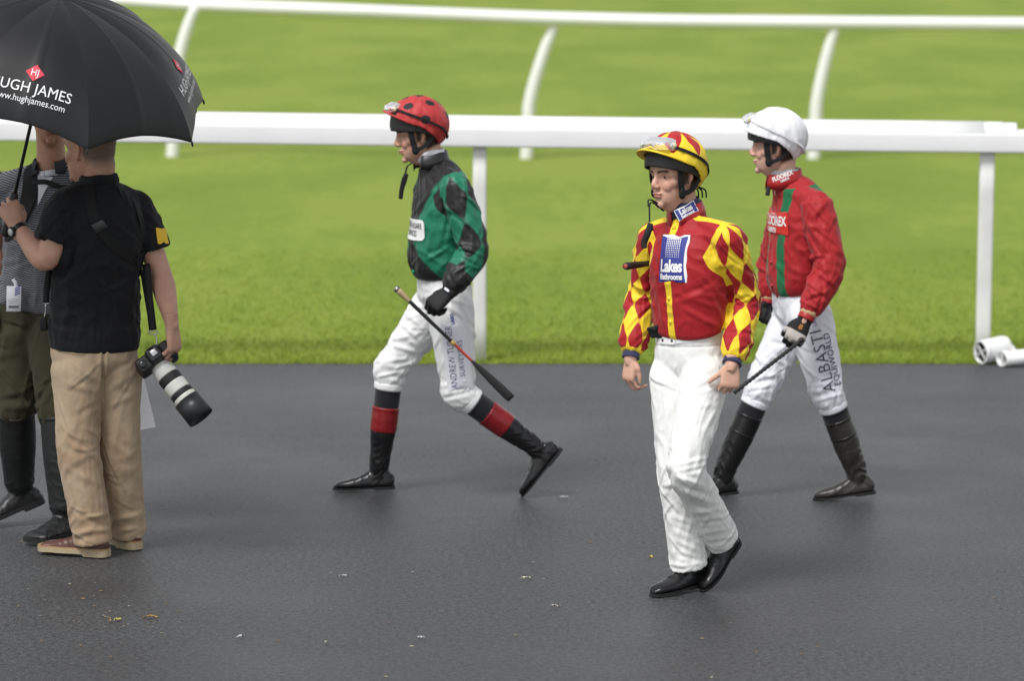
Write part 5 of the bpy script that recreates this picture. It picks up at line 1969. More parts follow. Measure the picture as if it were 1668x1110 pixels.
    # breeches
    fo = [(x0, y0, x1, y1, Y + d + .11, w * .75, dep * 1.2) for (x0, y0, x1, y1, d, w, dep) in (
        (1262, 500, 1290, 560, -.06, .010, .007), (1330, 490, 1372, 520, -.18, .010, .008), (1335, 520, 1372, 550, -.18, .010, .006),
        (1255, 580, 1290, 600, -.02, .010, .007), (1225, 620, 1270, 610, -.0, .009, .008), (1320, 630, 1375, 620, -.18, .010, .008), (1325, 655, 1378, 640, -.17, .009, .007), (1215, 640, 1262, 632, 0, .008, -.006))]
    V, Q, X, I = trousers_build(J, BREECH, PEL, fwd, seeds=(13.1, 14.4), amp=.6, folds=fo, centers=((.06, .07, .6), (.55, .12, .8), (.95, .09, 1.6)), voxel=.005)
    tr = part('breeches', V, Q, mat('white_breeches_lilac', (.74, .745, .80), .6, .3, var=(8, .03), crease=CREASE_WOVEN), root)
    S = Surf(V, Q)
    mid = J['hipL'] * .40 + J['knL'] * .60
    dn = nrm(J['hipL'] - J['knL'])
    out = nrm(A(.10, -1, .1))
    upv = np.cross(out, dn)
    pf = S.patch(mid + out * .05 - upv * .03, dn, upv, .34, .10, 3, 97)
    navy = mat('ink_navy_dark', (.012, .018, .06), .6)
    lettering(tr, pf, 'ALBASTI', .076, .008, .030, navy, off=.0024, offset=-.0004, spacing=1.08, xs=.92)
    lettering(tr, pf, 'EQUIWORLD', .041, .004, -.012, navy, off=.0024, offset=.0002, spacing=1.05, xs=.92)
    pf2 = S.patch(J['hipL'] * .93 + J['knL'] * .07 + out * .05, dn, upv, .05, .02)
    lettering(tr, pf2, 'LASO', .022, 0, -.004, mat('ink_blue', (.03, .05, .35), .6), off=.002)
    for sd in 'RL':
        Kn, An = J['kn' + sd], J['an' + sd]
        fr = feet[sd]
        An2 = fr.w((0, 0, .085))
        sock(root, Kn, An2, .05, .5, .056, .054, fwd)
        breech_cuff(tr, Kn, An2, fwd)
        b = riding_boot(root, Kn, fr, .30, (.058, .057, .050, .045), (MATS['boot_leather_plain'] if sd == 'R' else MATS['boot_leather_worn'], MATS['boot_sole']), 5.5 if sd == 'L' else 7.5, wrinkle_amp=.005)
        p = lambda t: Kn + (fr.w((0, 0, .085)) - Kn) * t
        for t in (.305, .50):
            part('boot_binding', *tube([(*p(t), .0585), (*p(t + .012), .0595), (*p(t + .025), .0585)], n=6, m=32, ref=fwd), MATS['boot_leather_plain'], b)
    capm = mat('cap_white', (.76, .76, .80), .6, .3, sheen=.1, crease=CREASE_SOFT)
    lens = mat('goggle_white', (.85, .85, .87), .1, .6, trans=.7)
    helmet(root, hf, capm, MATS['helmet_shell'], None, harness=MATS['strap_black'], tilt=9, brim=.012, rim=(.050, .032, -.044), goggles=(.078, .130, .36), strapm=capm, lensm=lens, bobble=False, seed=6, brim_up=.1, shell_front=.014)
    part('mic_clip', *tube([(*P(1252, 305, Y - .10), .008), (*P(1250, 318, Y - .11), .010)], n=8, m=12), MATS['strap_black'], root)
    # whip
    a, b = P(1283, 572, Y - .335), P(1196, 640, Y - .42)
    w = thing('riding_whip', 'black braided whip in the white-capped jockey\'s glove, passing behind the front jockey', 'whip', (a + b) / 2)
    d = b - a
    K = [(*(a + d * t), .0085 + .0012 * math.sin(t * 90)) for t in np.linspace(-.25, 1.0, 60)]
    part('shaft', *tube(K, n=150, m=14, ref=(0, -1, 0)), MATS['whip_grip'], w)
    part('end_cap', *tube([(*(a - d * .30), .006), (*(a - d * .28), .012), (*(a - d * .23), .011)], n=8, m=14, ref=(0, -1, 0)), MATS['whip_grip'], w)
# ------------------------------------------------------------------ the two photographers under the umbrella
def shoe(root, fr, m, solem, L, seed, wide=1.08, toe=.95, shaft=None, lace=None):
    parts = foot_parts(fr, L, wide, toe, hi=.092)
    parts.append(tube([(*fr.w((-.012, 0, .05)), .046, .044, .036), (*fr.w((-.012, 0, .115)), .044, .044, .038)], n=10, m=24, ref=fr.f))
    V, Q = union(parts, .004, 3)
    N = normals(V, Q)
    x = fr.loc(V)
    V = V + N * (.0015 * np.exp(-((x[:, 0] - .10) / .035) ** 2) * sstep(.02, .045, x[:, 2]) * np.sin(x[:, 0] * 260 + 6 * x[:, 1]) + .001 * noise3(V * 25))[:, None]
    b = part('shoe', V, Q, m, root)
    part('sole', *sole_part(fr, L, wide, toe, th=.018, heel=.010, lip=.005), solem, b, flat=True)
    part('welt', *sole_part(Frame(fr.w((0, 0, .0185)), fr.f, fr.u), L, wide, toe, th=.0045, heel=.0, lip=.0035), mat('welt_tan', (.34, .20, .10), .7), b, flat=True)
    if lace is not None:
        for k in range(4):
            c = .045 + k * .017
            pts = [fr.w((c, -.022, .066 - k * .006)), fr.w((c + .004, 0, .082 - k * .0085)), fr.w((c, .022, .066 - k * .006))]
            part('lace', *tube([(*p, .0022) for p in pts], n=10, m=8, ref=fr.f), lace, b)
    return b


def black_shirt_man():
    Y = 14.97
    fwd = yaw(155)
    hand = P(20, 335, 15.02)
    J = dict(fwd=fwd, neck=P(160, 298, Y), chest=P(160, 385, Y), pelvis=P(153, 572, Y + .02),
             shL=P(108, 334, Y - .08), elL=P(76, 428, Y - .13), wrL=P(29, 371, Y - .005),
             shR=P(220, 338, Y + .08), elR=P(262, 446, Y + .05), wrR=P(280, 528, Y - .10),
             hipL=P(126, 596, Y - .03), knL=P(127, 735, Y - .05), anL=P(149, 876, Y - .03),
             hipR=P(188, 596, Y + .05), knR=P(194, 735, Y + .06), anR=P(206, 868, Y + .15))
    feet = set_feet(J, dict(L=(yaw(112), 0, .295, {}), R=(yaw(135), 0, .295, {})))
    root = thing('person', 'photographer in black polo shirt and khaki trousers, back turned, holding umbrella and camera', 'person', P(150, 905, 14.97) * A(1, 1, 0))
    hf = Frame(P(146, 243, Y + .01), nrm(yaw(124) + A(0, 0, -.05)), (0, .04, 1))
    skin = ('ruddy', (.50, .285, .205), (.16, .105, .078), (.36, .14, .12))
    dL = hand - J['wrL'] + A(-.012, -.035, .01)
    nL = A(.25, -1, .05)
    hL = hand_parts(J['wrL'], dL, nL, 'L', [(58, 80, 50), (60, 82, 50), (62, 84, 50), (64, 84, 50)], thumb=((.85, .1, -.45), (.6, -.25, -.7)), s=1.08)
    dR = A(.10, .02, -1)
    nR = A(.90, -.40, 0)
    hR = hand_parts(J['wrR'], dR, nR, 'R', [(35, 60, 35), (42, 62, 35), (46, 62, 35), (48, 60, 35)], thumb=((.8, .2, -.6), (.85, .0, -.5)), s=1.1)

    def stub(x, V):
        near = (np.abs(x) < A(.16, .12, .15)).all(1)
        h = np.minimum(x[:, 2] - (-.035 - .02 * sstep(-.02, -.08, x[:, 0])), np.where(x[:, 0] > .02, x[:, 2] - .05, 1))
        ear = (np.abs(x[:, 1]) > .072) & (np.abs(x[:, 0]) < .03)
        return np.where(near & ~ear, h * .3, -1)
    make_body(J, hf, skin, root, s=1.13, hands=(hL, hR), neck=.067, arms=dict(L=dict(ru=.054, re=.045, rf=.050, rw=.027), R=dict(ru=.052, re=.043, rf=.047, rw=.026)), stub=stub, voxel=.0032)
    eyes(hf, root, ('ruddy', (.47, .265, .19)), (.05, .04, .03))
    # polo shirt
    rows = [(.02, .128, .138, .176, .0), (.05, .130, .140, .180, .0), (.2, .134, .130, .178, .004), (.42, .134, .130, .176, .004), (.62, .128, .140, .186, -.004), (.80, .108, .134, .172, -.012), (.91, .080, .104, .126, -.010), (1.0, .062, .070, .072, .0)]
    sleeve = [(-.05, .070), (.15, .076), (.4, .078), (.62, .080), (.66, .079)]
    V, Q, X, H, I = jacket_build(J, rows, sleeve, seeds=(21.3, 22.2), amp=.9, ref_arm=(0, -1, 0), voxel=.005, trap=.058, shoulder_r=.066)
    shirt = part('polo_shirt', V, Q, mat('polo_black', (.0085, .0088, .0105), .8, .25, sheen=.05, crease=CREASE_SOFT), root)
    S = Surf(V, Q)
    nax = nrm(hf.w((-.04, 0, -.06)) - J['neck'] + A(0, 0, .05))
    collar(shirt, J['neck'] + nax * .002, nax, fwd, .080, .072, .042, MATS['polo_black'], gap=.4, droop=.02)
    # yellow arm band on the right sleeve
    pf = S.patch(P(268, 384, Y - .03), A(.80, .35, .0), A(-.25, 0, 1), .05, .06)
    badge(shirt, pf, .052, .064, .008, 0, mat('armband_yellow', (.80, .50, .02), .6), .002, .0015, 8, 'arm_band', label='yellow band on the right sleeve')
    # camera harness: straps laid on the back
    web = mat('webbing_black', (.008, .008, .009), .7, .3)

    def on_back(pts, w, name, off=.003, t=.0012):
        pts = np.array([P(x, y, Y - .1) for x, y in pts])
        pp = hermite(pts, 26)
        q, nn = [], []
        for p in pp:
            h, n_ = S.hit(p - A(0, .3, 0), A(0, 1, 0), p)
            q.append(h + n_ * off)
            nn.append(n_)
        q = smooth_line(np.array(q), 4)
        T = nrm(np.gradient(q, axis=0))
        ups = nrm(np.cross(T, smooth_line(np.array(nn), 6)))
        v, f = ribbon(q, ups, w, t, 120)
        return part(name, v, f, web, root, flat=True)
    on_back([(142, 302), (150, 335), (163, 366), (186, 398), (212, 420), (238, 432)], .020, 'harness_strap')
    on_back([(205, 304), (222, 345), (232, 390), (238, 432)], .024, 'harness_strap')
    bk = S.lay(np.array([[0, 0]]), P(163, 366, Y - .1), A(1, 0, 0), A(0, 0, 1), .010)[0]
    Rb = np.stack([nrm(A(.85, 0, .5)), A(0, 1, 0), nrm(A(-.5, 0, .85))], 1)
    part('buckle', *rbox(bk, (.026, .006, .020), Rb, .004), mat('buckle_plastic', (.018, .018, .019), .35, .5), root)
    part('buckle_bar', *rbox(bk + A(.004, -.007, -.004), (.016, .003, .004), Rb, .002), MATS['buckle_plastic'], root)
    # second strap at the left hip with its metal clip
    hp = P(76, 470, Y - .02)
    part('hip_strap', *ribbon([P(80, 440, Y - .06), P(76, 475, Y - .05), P(75, 494, Y - .05)], (1, .2, 0), .012, .002, 14), web, root)
    st = mat('clip_steel', (.45, .44, .42), .28, metal=.95)
    part('strap_clip', *tube([(*P(70, 494, Y - .05), .003), (*P(81, 495, Y - .05), .003)], n=6, m=8), st, root)
    part('strap_clip', *tube([(*P(75, 496, Y - .05), .0035), (*P(74, 510, Y - .05), .003), (*P(72, 518, Y - .05), .003)], n=8, m=8), st, root)
    part('clip_pouch', *rbox(P(71, 528, Y - .04), (.014, .012, .026), None, .005), web, root)
    # wrist watch
    wd = nrm(J['wrL'] - J['elL'])
    c = J['wrL'] - wd * .016
    part('watch_strap', *tube([(*(c - wd * .011), .033, .033, .034), (*c, .0345, .0345, .0355), (*(c + wd * .011), .033, .033, .034)], n=8, m=28, ref=(-.5, -.8, 0)), mat('watch_rubber', (.012, .012, .012), .5), root)
    on = nrm(A(-.72, -.62, -.1) - wd * (A(-.72, -.62, -.1) @ wd))
    cc = c + on * .036
    w = part('watch_case', *tube([(*cc, .021), (*(cc + on * .007), .021), (*(cc + on * .009), .018)], n=6, m=28, ref=(0, 0, 1)), MATS['watch_rubber'], root)
    part('watch_face', *tube([(*(cc + on * .0085), .0150), (*(cc + on * .0105), .0145)], n=4, m=24, ref=(0, 0, 1)), mat('watch_dial', (.55, .56, .54), .3), w)
    # khaki trousers
    prof = [(.02, .112, .122, .100), (.25, .104, .112, .096), (.55, .092, .096, .088), (.85, .088, .088, .086), (1.05, .084, .086, .084), (1.35, .080, .084, .082), (1.7, .076, .080, .078), (1.95, .076, .082, .076), (2.13, .078, .084, .076)]
    prw = [(-.085, .08, .105, .125, .0), (-.03, .116, .138, .168, .0), (.02, .120, .134, .170, .0), (.06, .116, .126, .166, .0), (.09, .112, .120, .162, .0)]
    fo = [(x0, y0, x1, y1, Y + d + .11, w_ * .9, dep * .85) for (x0, y0, x1, y1, d, w_, dep) in (
        (170, 556, 166, 645, -.13, .006, -.030), (165, 625, 110, 585, -.16, .011, .008), (165, 640, 105, 625, -.15, .012, .008), (170, 640, 215, 610, -.10, .012, .008),
        (165, 655, 120, 680, -.14, .011, -.007), (175, 665, 222, 640, -.08, .011, .007), (125, 600, 150, 660, -.16, .010, .006),
        (120, 850, 180, 835, -.12, .010, .009), (118, 870, 184, 862, -.12, .010, .010), (185, 850, 228, 838, .04, .010, .009), (188, 868, 226, 860, .05, .009, .009),
        (105, 720, 160, 745, -.14, .012, .007), (100, 760, 160, 790, -.14, .012, .006), (180, 720, 222, 750, .0, .012, .007))]
    V, Q, X, I = trousers_build(J, prof, prw, fwd, seeds=(23.1, 24.4), amp=.55, folds=fo, centers=((.08, .08, .7), (1.0, .10, 1.0), (1.82, .09, 1.4)), voxel=.005)
    low = sstep(.55, .25, V[:, 2])
    n_ = noise3(V * A(7, 7, 5)) + .6 * noise3(V * 19) + .5 * noise3(V * 43)
    stain = (n_ * .5 + .40 * sstep(.75, .35, V[:, 2]) - .34)
    tr = part('trousers', V, Q, mat('khaki_twill', (.41, .315, .215), .85, .2, layers=(('stain', (.32, .225, .145), .35),), sheen=.1, var=(10, .06), crease=CREASE_WOVEN), root, dict(stain=stain))
    S2 = Surf(V, Q)
    # back pocket edge and button notch
    for (x0, y0, x1, y1) in ((95, 573, 140, 577),):
        pts = np.array([S2.lay(np.array([[0, 0]]), P(x0 + (x1 - x0) * t, y0 + (y1 - y0) * t, Y - .1), A(1, 0, 0), A(0, 0, 1), .001)[0] for t in np.linspace(0, 1, 5)])
        part('pocket_edge', *ribbon(pts, (0, 0, 1), .002, .0012, 16), MATS['khaki_twill'], tr)
    br = mat('shoe_brown', (.080, .032, .022), .42, .45, bump=(80, .12, .002), rvar=(14, .1), var=(14, .15))
    cr = mat('sole_cream', (.36, .29, .185), .7, var=(20, .15))
    for sd in 'LR':
        shoe(root, feet[sd], br, cr, .295, 3, lace=mat('lace_dark', (.03, .018, .012), .8) if sd == 'L' else None)
    # ------------------------------------------------ camera in his right hand
    cpos = P(252, 586, Y - .06)
    f = nrm(P(327, 672, Y - .13) - P(262, 590, Y - .06))
    up = nrm(A(.10, -1, .35))
    cf = Frame(cpos, f, up)
    cf2 = Frame(cpos, f, np.cross(f, np.cross(up, f)))
    cf = cf2
    _w = cf.w
    cf.w = lambda p: _w(np.asarray(p, float) * 1.2)
    K12 = 1.2
    cam_root = thing('camera', 'black camera with long white telephoto lens hanging in the photographer\'s right hand', 'camera', cpos)
    cb = mat('camera_black', (.014, .014, .015), .45, .45, bump=(420, .25, .001))
    cg = mat('camera_gloss', (.02, .02, .021), .25, .5)
    lw = mat('lens_white', (.64, .64, .59), .38, .4)
    lk = mat('lens_rubber', (.016, .016, .017), .6, .4, bump=(500, .5, .001))
    R = cf.R
    parts = [rbox(cf.w((0, 0, 0)), (.031, .079, .053), R, .012, 3), rbox(cf.w((.012, .056, 0)), (.036, .019, .052), R, .014, 3), rbox(cf.w((-.004, .004, .046)), (.031, .031, .019), R, .012, 3)]
    v, q = union(parts, .003, 3)
    part('camera_body', v, q, cb, cam_root)
    part('dial', *tube([(*cf.w((0, -.046, .042)), .0155), (*cf.w((0, -.046, .054)), .0155), (*cf.w((0, -.046, .0545)), .012)], n=6, m=20, ref=cf.f), cg, cam_root)
    part('hot_shoe', *rbox(cf.w((-.006, .004, .0635)), (.012, .012, .0024), R, .001), mat('shoe_metal', (.5, .5, .5), .3, metal=.9), cam_root)
    part('screen', *rbox(cf.w((-.0275, 0, -.006)), (.0018, .046, .031), R, .001), cg, cam_root)
    seg = [('lens_mount', lw, (.024, .034), (.032, .034)), ('lens_barrel', lw, (.034, .072), (.034, .037)), ('zoom_ring', lk, (.072, .100), (.0385, .0385)), ('lens_barrel', lw, (.100, .138), (.038, .038)), ('focus_ring', lk, (.138, .156), (.0390, .0390)), ('lens_barrel', lw, (.156, .172), (.0388, .0388))]
    for nm, m_, (a, b), (r0, r1) in seg:
        r0, r1 = r0 * K12, r1 * K12
        part(nm, *tube([(*cf.w((a, 0, 0)), r0 * .95), (*cf.w((a + .0015, 0, 0)), r0), (*cf.w((b - .0015, 0, 0)), r1), (*cf.w((b, 0, 0)), r1 * .95)], n=12, m=36, ref=cf.u), m_, cam_root)
    part('silver_ring', *tube([(*cf.w((.171, 0, 0)), .0462), (*cf.w((.174, 0, 0)), .0468)], n=3, m=36, ref=cf.u), mat('lens_ring', (.6, .52, .48), .25, metal=.6), cam_root)
    v, q = hollow_pipe(cf.w((.172, 0, 0)), cf.w((.250, 0, 0)), .055, .055, .0035, up=cf.u, n=40)
    part('lens_hood', v, q, mat('hood_black', (.018, .019, .021), .4, .45), cam_root)
    part('lens_front', *tube([(*cf.w((.176, 0, 0)), .051), (*cf.w((.18, 0, 0)), .051)], n=3, m=36, ref=cf.u), cg, cam_root)
    part('strap_lug', *tube([(*cf.w((-.02, -.010, .040)), .004), (*cf.w((-.026, -.006, .060)), .004), (*cf.w((-.024, .012, .066)), .004)], n=12, m=10, ref=cf.f), cg, cam_root)
    # strap from the harness to the camera
    a, b = P(238, 430, Y - .02), P(249, 538, Y - .07)
    part('camera_strap', *ribbon([a, P(243, 485, Y - .045), b], (1, -.2, 0), .0155, .002, 24), web, cam_root)
    part('camera_strap', *ribbon([P(230, 440, Y + .02), P(240, 500, Y - .02), P(246, 535, Y - .06)], (1, -.2, 0), .006, .0015, 24), web, cam_root)
    part('strap_ring', *tube([(*P(243, 540, Y - .075), .0026), (*P(256, 540, Y - .075), .0026), (*P(256, 544, Y - .075), .0026), (*P(243, 544, Y - .075), .0026), (*P(243, 540, Y - .075), .0026)], n=30, m=8, ref=(0, -1, 0)), st, cam_root)
    part('strap_hook', *tube([(*P(252, 544, Y - .075), .003), (*P(256, 556, Y - .08), .003), (*P(252, 566, Y - .09), .0035), (*P(250, 574, Y - .10), .004)], n=16, m=8, ref=(0, -1, 0)), st, cam_root)


def umbrella():
    hand = P(20, 335, 15.02)
    Ap = P(97.4, -5.6, 14.81)
    ax = nrm(Ap - hand)
    e1 = nrm(A(1, 0, 0) - ax * ax[0])
    e2 = np.cross(ax, e1)
    R, h, ph0 = .678, .355, -1.18787 - PI / 2
    root = thing('umbrella', 'large open black golf umbrella held over the two photographers', 'umbrella', hand)
    fab = mat('umbrella_fabric', (.0062, .0065, .0082), .50, .35, sheen=.04, bump=(1200, .1, .0004), var=(5, .08))
    fm = 1.22

    def prof(t):
        return R * np.sin(t * fm) / math.sin(fm), -h * (1 - np.cos(t * fm)) / (1 - math.cos(fm))

    def dome(a, t):
        """a: angle in rib steps (whole numbers are ribs), t: 0 top, 1 rim"""
        k = np.floor(a)
        x = a - k
        t0, t1 = ph0 + k * PI / 4, ph0 + (k + 1) * PI / 4
        sc = 1 - .055 * (4 * x * (1 - x)) * t ** 3            # scalloped hem
        tt = t * sc
        r, z = prof(tt)
        p0 = np.stack([np.cos(t0) * r, np.sin(t0) * r, z], -1)
        p1 = np.stack([np.cos(t1) * r, np.sin(t1) * r, z], -1)
        p = p0 * (1 - x)[:, None] + p1 * x[:, None]
        bul = 4 * x * (1 - x)
        am = ph0 + (k + .5) * PI / 4
        out = np.stack([np.cos(am), np.sin(am), 0 * am + .6], -1)
        crease = .0035 * np.exp(-((x - .5) / .03) ** 2)       # the fold each panel was pressed into
        wav = .0035 * np.sin(x * 9 + k * 2) * t
        return p + out * ((.035 * bul * np.sin(PI * np.clip(tt, 0, 1)) ** .8 * .6 + crease + wav * bul)[:, None])

    W = lambda p: Ap + p[:, :1] * e1 + p[:, 1:2] * e2 + p[:, 2:3] * ax
    nt, na = 44, 24
    gores = []
    for k in range(8):
        V, F = [], []
        aa = k + np.linspace(0, 1, na + 1)
        aa[-1] -= 1e-7
        for layer, off in ((0, 0.0), (1, -.0012)):
            for i in range(nt + 1):
                t = np.full(na + 1, max(i / nt, .012))
                p = dome(aa, t)
                p[:, 2] += off
                V.append(p)
        V = np.concatenate(V)
        m_, n_ = na + 1, (nt + 1)
        for i in range(nt):
            for j in range(na):
                q = (i * m_ + j, (i + 1) * m_ + j, (i + 1) * m_ + j + 1, i * m_ + j + 1)
                F.append(q)
                F.append(tuple(x + m_ * n_ for x in q)[::-1])
        for j in range(na):
            q = nt * m_ + j
            F.append((q, q + m_ * n_, q + 1 + m_ * n_, q + 1))
        gores.append((W(V), F))
        part('canopy_panel', W(V), F, fab, root)
    tip = mat('umbrella_metal', (.02, .02, .022), .3, .5, metal=.6)
    for k in range(8):
        pts = W(np.concatenate([dome(np.array([float(k)]), np.array([t])) for t in np.linspace(.03, 1.0, 16)]) - A(0, 0, .004))
        part('rib', *tube([(*p, .0024) for p in pts], n=40, m=8, ref=e1), tip, root)
        c = W(dome(np.array([float(k)]), np.array([1.0])))[0]
        c2 = W(dome(np.array([float(k)]), np.array([1.02])))[0]
        part('rib_tip', *tube([(*(c - (c2 - c) * .3), .004), (*c2, .004), (*(c2 + (c2 - c) * .2), .002)], n=6, m=10, ref=e1), tip, root)
        s0 = Ap - ax * (h * .92)
        s1 = W(dome(np.array([float(k)]), np.array([.52])))[0] - ax * .006
        part('stretcher', *tube([(*s0, .0022), (*s1, .0022)], n=4, m=8, ref=e1), tip, root)
    part('shaft', *tube([(*(Ap + ax * .01), .007), (*(hand - ax * .02), .007)], n=6, m=14, ref=e1), tip, root)
    part('runner', *tube([(*(Ap - ax * (h * .86)), .012), (*(Ap - ax * (h * .98)), .012)], n=4, m=14, ref=e1), tip, root)
    part('ferrule', *tube([(*(Ap - ax * .004), .016), (*(Ap + ax * .012), .010), (*(Ap + ax * .05), .005)], n=10, m=14, ref=e1), tip, root)
    part('handle', *tube([(*(hand + ax * .055), .012), (*(hand + ax * .04), .016), (*(hand - ax * .05), .0165), (*(hand - ax * .11), .018), (*(hand - ax * .13), .014)], n=20, m=18, ref=e1), mat('umbrella_grip', (.014, .014, .014), .6), root)
    # printing on two of the panels
    wt = mat('print_white', (.78, .78, .80), .6)
    rd = mat('print_red', (.58, .035, .07), .6)
    C = [W(dome(np.array([float(k)]), np.array([1.0])))[0] for k in range(8)]

    def panel_print(k):
        V, F = gores[k]
        S = Surf(V, F)
        a = W(dome(np.array([k + .5]), np.array([.96])))[0]
        top = W(dome(np.array([k + .5]), np.array([.40])))[0]
        c0 = W(dome(np.array([k + .02]), np.array([.9])))[0]
        c1 = W(dome(np.array([k + .98]), np.array([.9])))[0]
        R_ = nrm(c1 - c0)
        mid = W(dome(np.array([k + .5]), np.array([.74])))[0]
        U = nrm(top - a)
        pf = S.patch(mid, R_, U, .30, .22, 3)
        v = np.array([(-.034, 0), (0, -.034), (.034, 0), (0, .034)])
        n_ = 6
        g = np.array([((i - j) / n_ * .034, (i + j - n_) / n_ * .034) for i in range(n_ + 1) for j in range(n_ + 1)])
        ff = [(i * 7 + j, (i + 1) * 7 + j, (i + 1) * 7 + j + 1, i * 7 + j + 1) for i in range(6) for j in range(6)]
        part('logo_diamond', pf(g * 1.06 + A(0, .046), .0015), ff, rd, root)
        lettering(root, pf, 'HJ', .042, 0, .046, wt, off=.0028, xs=.8)
        lettering(root, pf, 'HUGH JAMES', .060, 0, -.020, wt, off=.002, xs=.88, spacing=1.02)
        lettering(root, pf, 'www.hughjames.com', .036, .004, -.066, wt, off=.002, xs=.90)
    return C, panel_print


def striped_man():
    Y = 15.55
    fwd = yaw(14)
    J = dict(fwd=fwd, neck=P(84, 272, Y), chest=P(80, 350, Y), pelvis=P(60, 512, Y + .02),
             shR=P(6, 306, Y + .05), elR=P(-10, 402, Y + .10), wrR=P(-12, 490, Y + .0),
             shL=P(162, 306, Y - .03), elL=P(190, 404, Y + .02), wrL=P(206, 500, Y - .02),
             hipR=P(34, 540, Y + .03), knR=P(26, 672, Y - .02), anR=P(32, 806, Y + .10),
             hipL=P(88, 540, Y - .02), knL=P(97, 680, Y - .18), anL=P(106, 838, Y - .20))
    feet = set_feet(J, dict(R=(yaw(72), 20, .29, {}), L=(yaw(30), 0, .285, {})))
    root = thing('person', 'photographer in striped polo, olive trousers and black wellingtons at the left edge', 'person', P(62, 870, 15.5) * A(1, 1, 0))
    hf = Frame(P(81, 186, Y - .03), nrm(yaw(-8) + A(0, 0, -.05)), (0, -.03, 1))
    skin = ('tanned', (.44, .23, .155), (.08, .05, .03), (.32, .11, .09))
    hR = hand_parts(J['wrR'], A(.0, -.1, -1), A(-.9, .1, 0), 'R', RELAX, s=1.05)
    hL = hand_parts(J['wrL'], A(.10, .0, -1), A(.9, -.2, 0), 'L', [(45, 60, 30)] * 4, s=1.05)
    make_body(J, hf, skin, root, hands=(hR, hL), neck=.060, arms=dict(L=dict(ru=.050, re=.042, rf=.046, rw=.029), R=dict(ru=.050, re=.042, rf=.046, rw=.029)), voxel=.0034)
    eyes(hf, root, ('tanned', (.38, .18, .115)), (.05, .04, .03))
    rows = [(.05, .128, .120, .162, .0), (.08, .134, .122, .166, .0), (.2, .136, .124, .166, .0), (.42, .132, .126, .172, .0), (.62, .130, .130, .186, .0), (.80, .112, .122, .176, -.006), (.91, .082, .096, .128, -.006), (1.0, .064, .070, .072, .0)]
    sleeve = [(-.05, .068), (.15, .074), (.4, .076), (.66, .078), (.70, .077)]
    V, Q, X, H, I = jacket_build(J, rows, sleeve, seeds=(31.3, 32.2), amp=.9, voxel=.0055, trap=.056, shoulder_r=.064)
    st = X[:, 2] - .02 * np.abs(X[:, 1]) / .15
    for sd in 'LR':
        st = np.where(I[sd]['arm'] > 0, .8 - I[sd]['u'], st)
    pm = mat('polo_striped', (.022, .024, .030), .85, .2, layers=(('stripe', (.22, .23, .26), .7, 2 * PI / .0092),), sheen=.1)
    sh = part('polo_shirt', V, Q, pm, root, dict(stripe=st))
    S = Surf(V, Q)
    nax = nrm(hf.w((-.04, 0, -.06)) - J['neck'] + A(0, 0, .06))
    cl, cV, cF = collar(sh, J['neck'] + nax * .0, nax, fwd, .086, .074, .050, mat('collar_dark', (.03, .032, .038), .85), gap=1.1, droop=.03)
    collar(root, J['neck'] - nax * .006, nax, fwd, .074, .066, .022, mat('tshirt_white', (.66, .66, .72), .85), gap=.02, droop=.03, name='tshirt_collar')
    # open placket with the white T-shirt showing
    tf = torso_frame(J)
    pf = S.patch(tf.w((.12, 0, H * .86)), tf.l, tf.u, .06, .10)
    v = np.array([(-.036, .055), (.036, .055), (.020, .0), (.003, -.060), (-.010, 0), (0, .02)])
    part('tshirt_opening', pf(v, .003), [(0, 4, 5), (0, 5, 1), (1, 5, 2), (5, 4, 2), (4, 3, 2)], MATS['tshirt_white'], root, flat=True)
    # rucksack straps
    web = mat('webbing_black', (.008, .008, .009), .7, .3)

    def on_front(pts, w, name, off=.008, t=.004, n=24):
        q, nn = [], []
        for x, y in hermite([(x, y, 0) for x, y in pts], n)[:, :2]:
            p = P(x, y, Y - .1)
            h, n_ = S.hit(p - A(0, .3, 0), A(0, 1, 0), p)
            q.append(h + n_ * off)
            nn.append(n_)
        q = smooth_line(np.array(q))
        T = nrm(np.gradient(q, axis=0))
        ups = nrm(np.cross(T, smooth_line(np.array(nn))))
        return part(name, *ribbon(q, ups, w, t, 70), web, root, flat=True)
    on_front([(40, 252), (46, 280), (49, 305), (44, 335), (30, 362), (8, 385)], .032, 'rucksack_strap', .007, .0035)
    on_front([(52, 300), (75, 299), (100, 307), (124, 312)], .011, 'chest_strap', .009, .002)
    on_front([(126, 262), (130, 300), (132, 340)], .032, 'rucksack_strap', .007, .0035)
    # olive trousers bunched into the boots
    prof = [(.02, .118, .120, .104), (.3, .108, .112, .098), (.6, .098, .100, .092), (.85, .090, .090, .086), (.98, .084, .084, .082), (1.08, .070, .070, .070)]
    prw = [(-.085, .085, .10, .125, .0), (-.03, .118, .126, .162, .0), (.03, .120, .124, .164, .0), (.08, .116, .118, .158, .0), (.11, .112, .114, .154, .0)]
    V, Q, X, I = trousers_build(J, prof, prw, fwd, seeds=(33.1, 34.4), amp=1.1, centers=((.1, .09, .8), (.9, .08, 1.6)), voxel=.0055)
    part('trousers', V, Q, mat('olive_cotton', (.040, .036, .020), .85, .2, sheen=.05, var=(9, .12), crease=CREASE_WOVEN), root)
    rub = mat('wellington_rubber', (.012, .0125, .013), .42, .45, rvar=(10, .1), bump=(20, .08, .004))
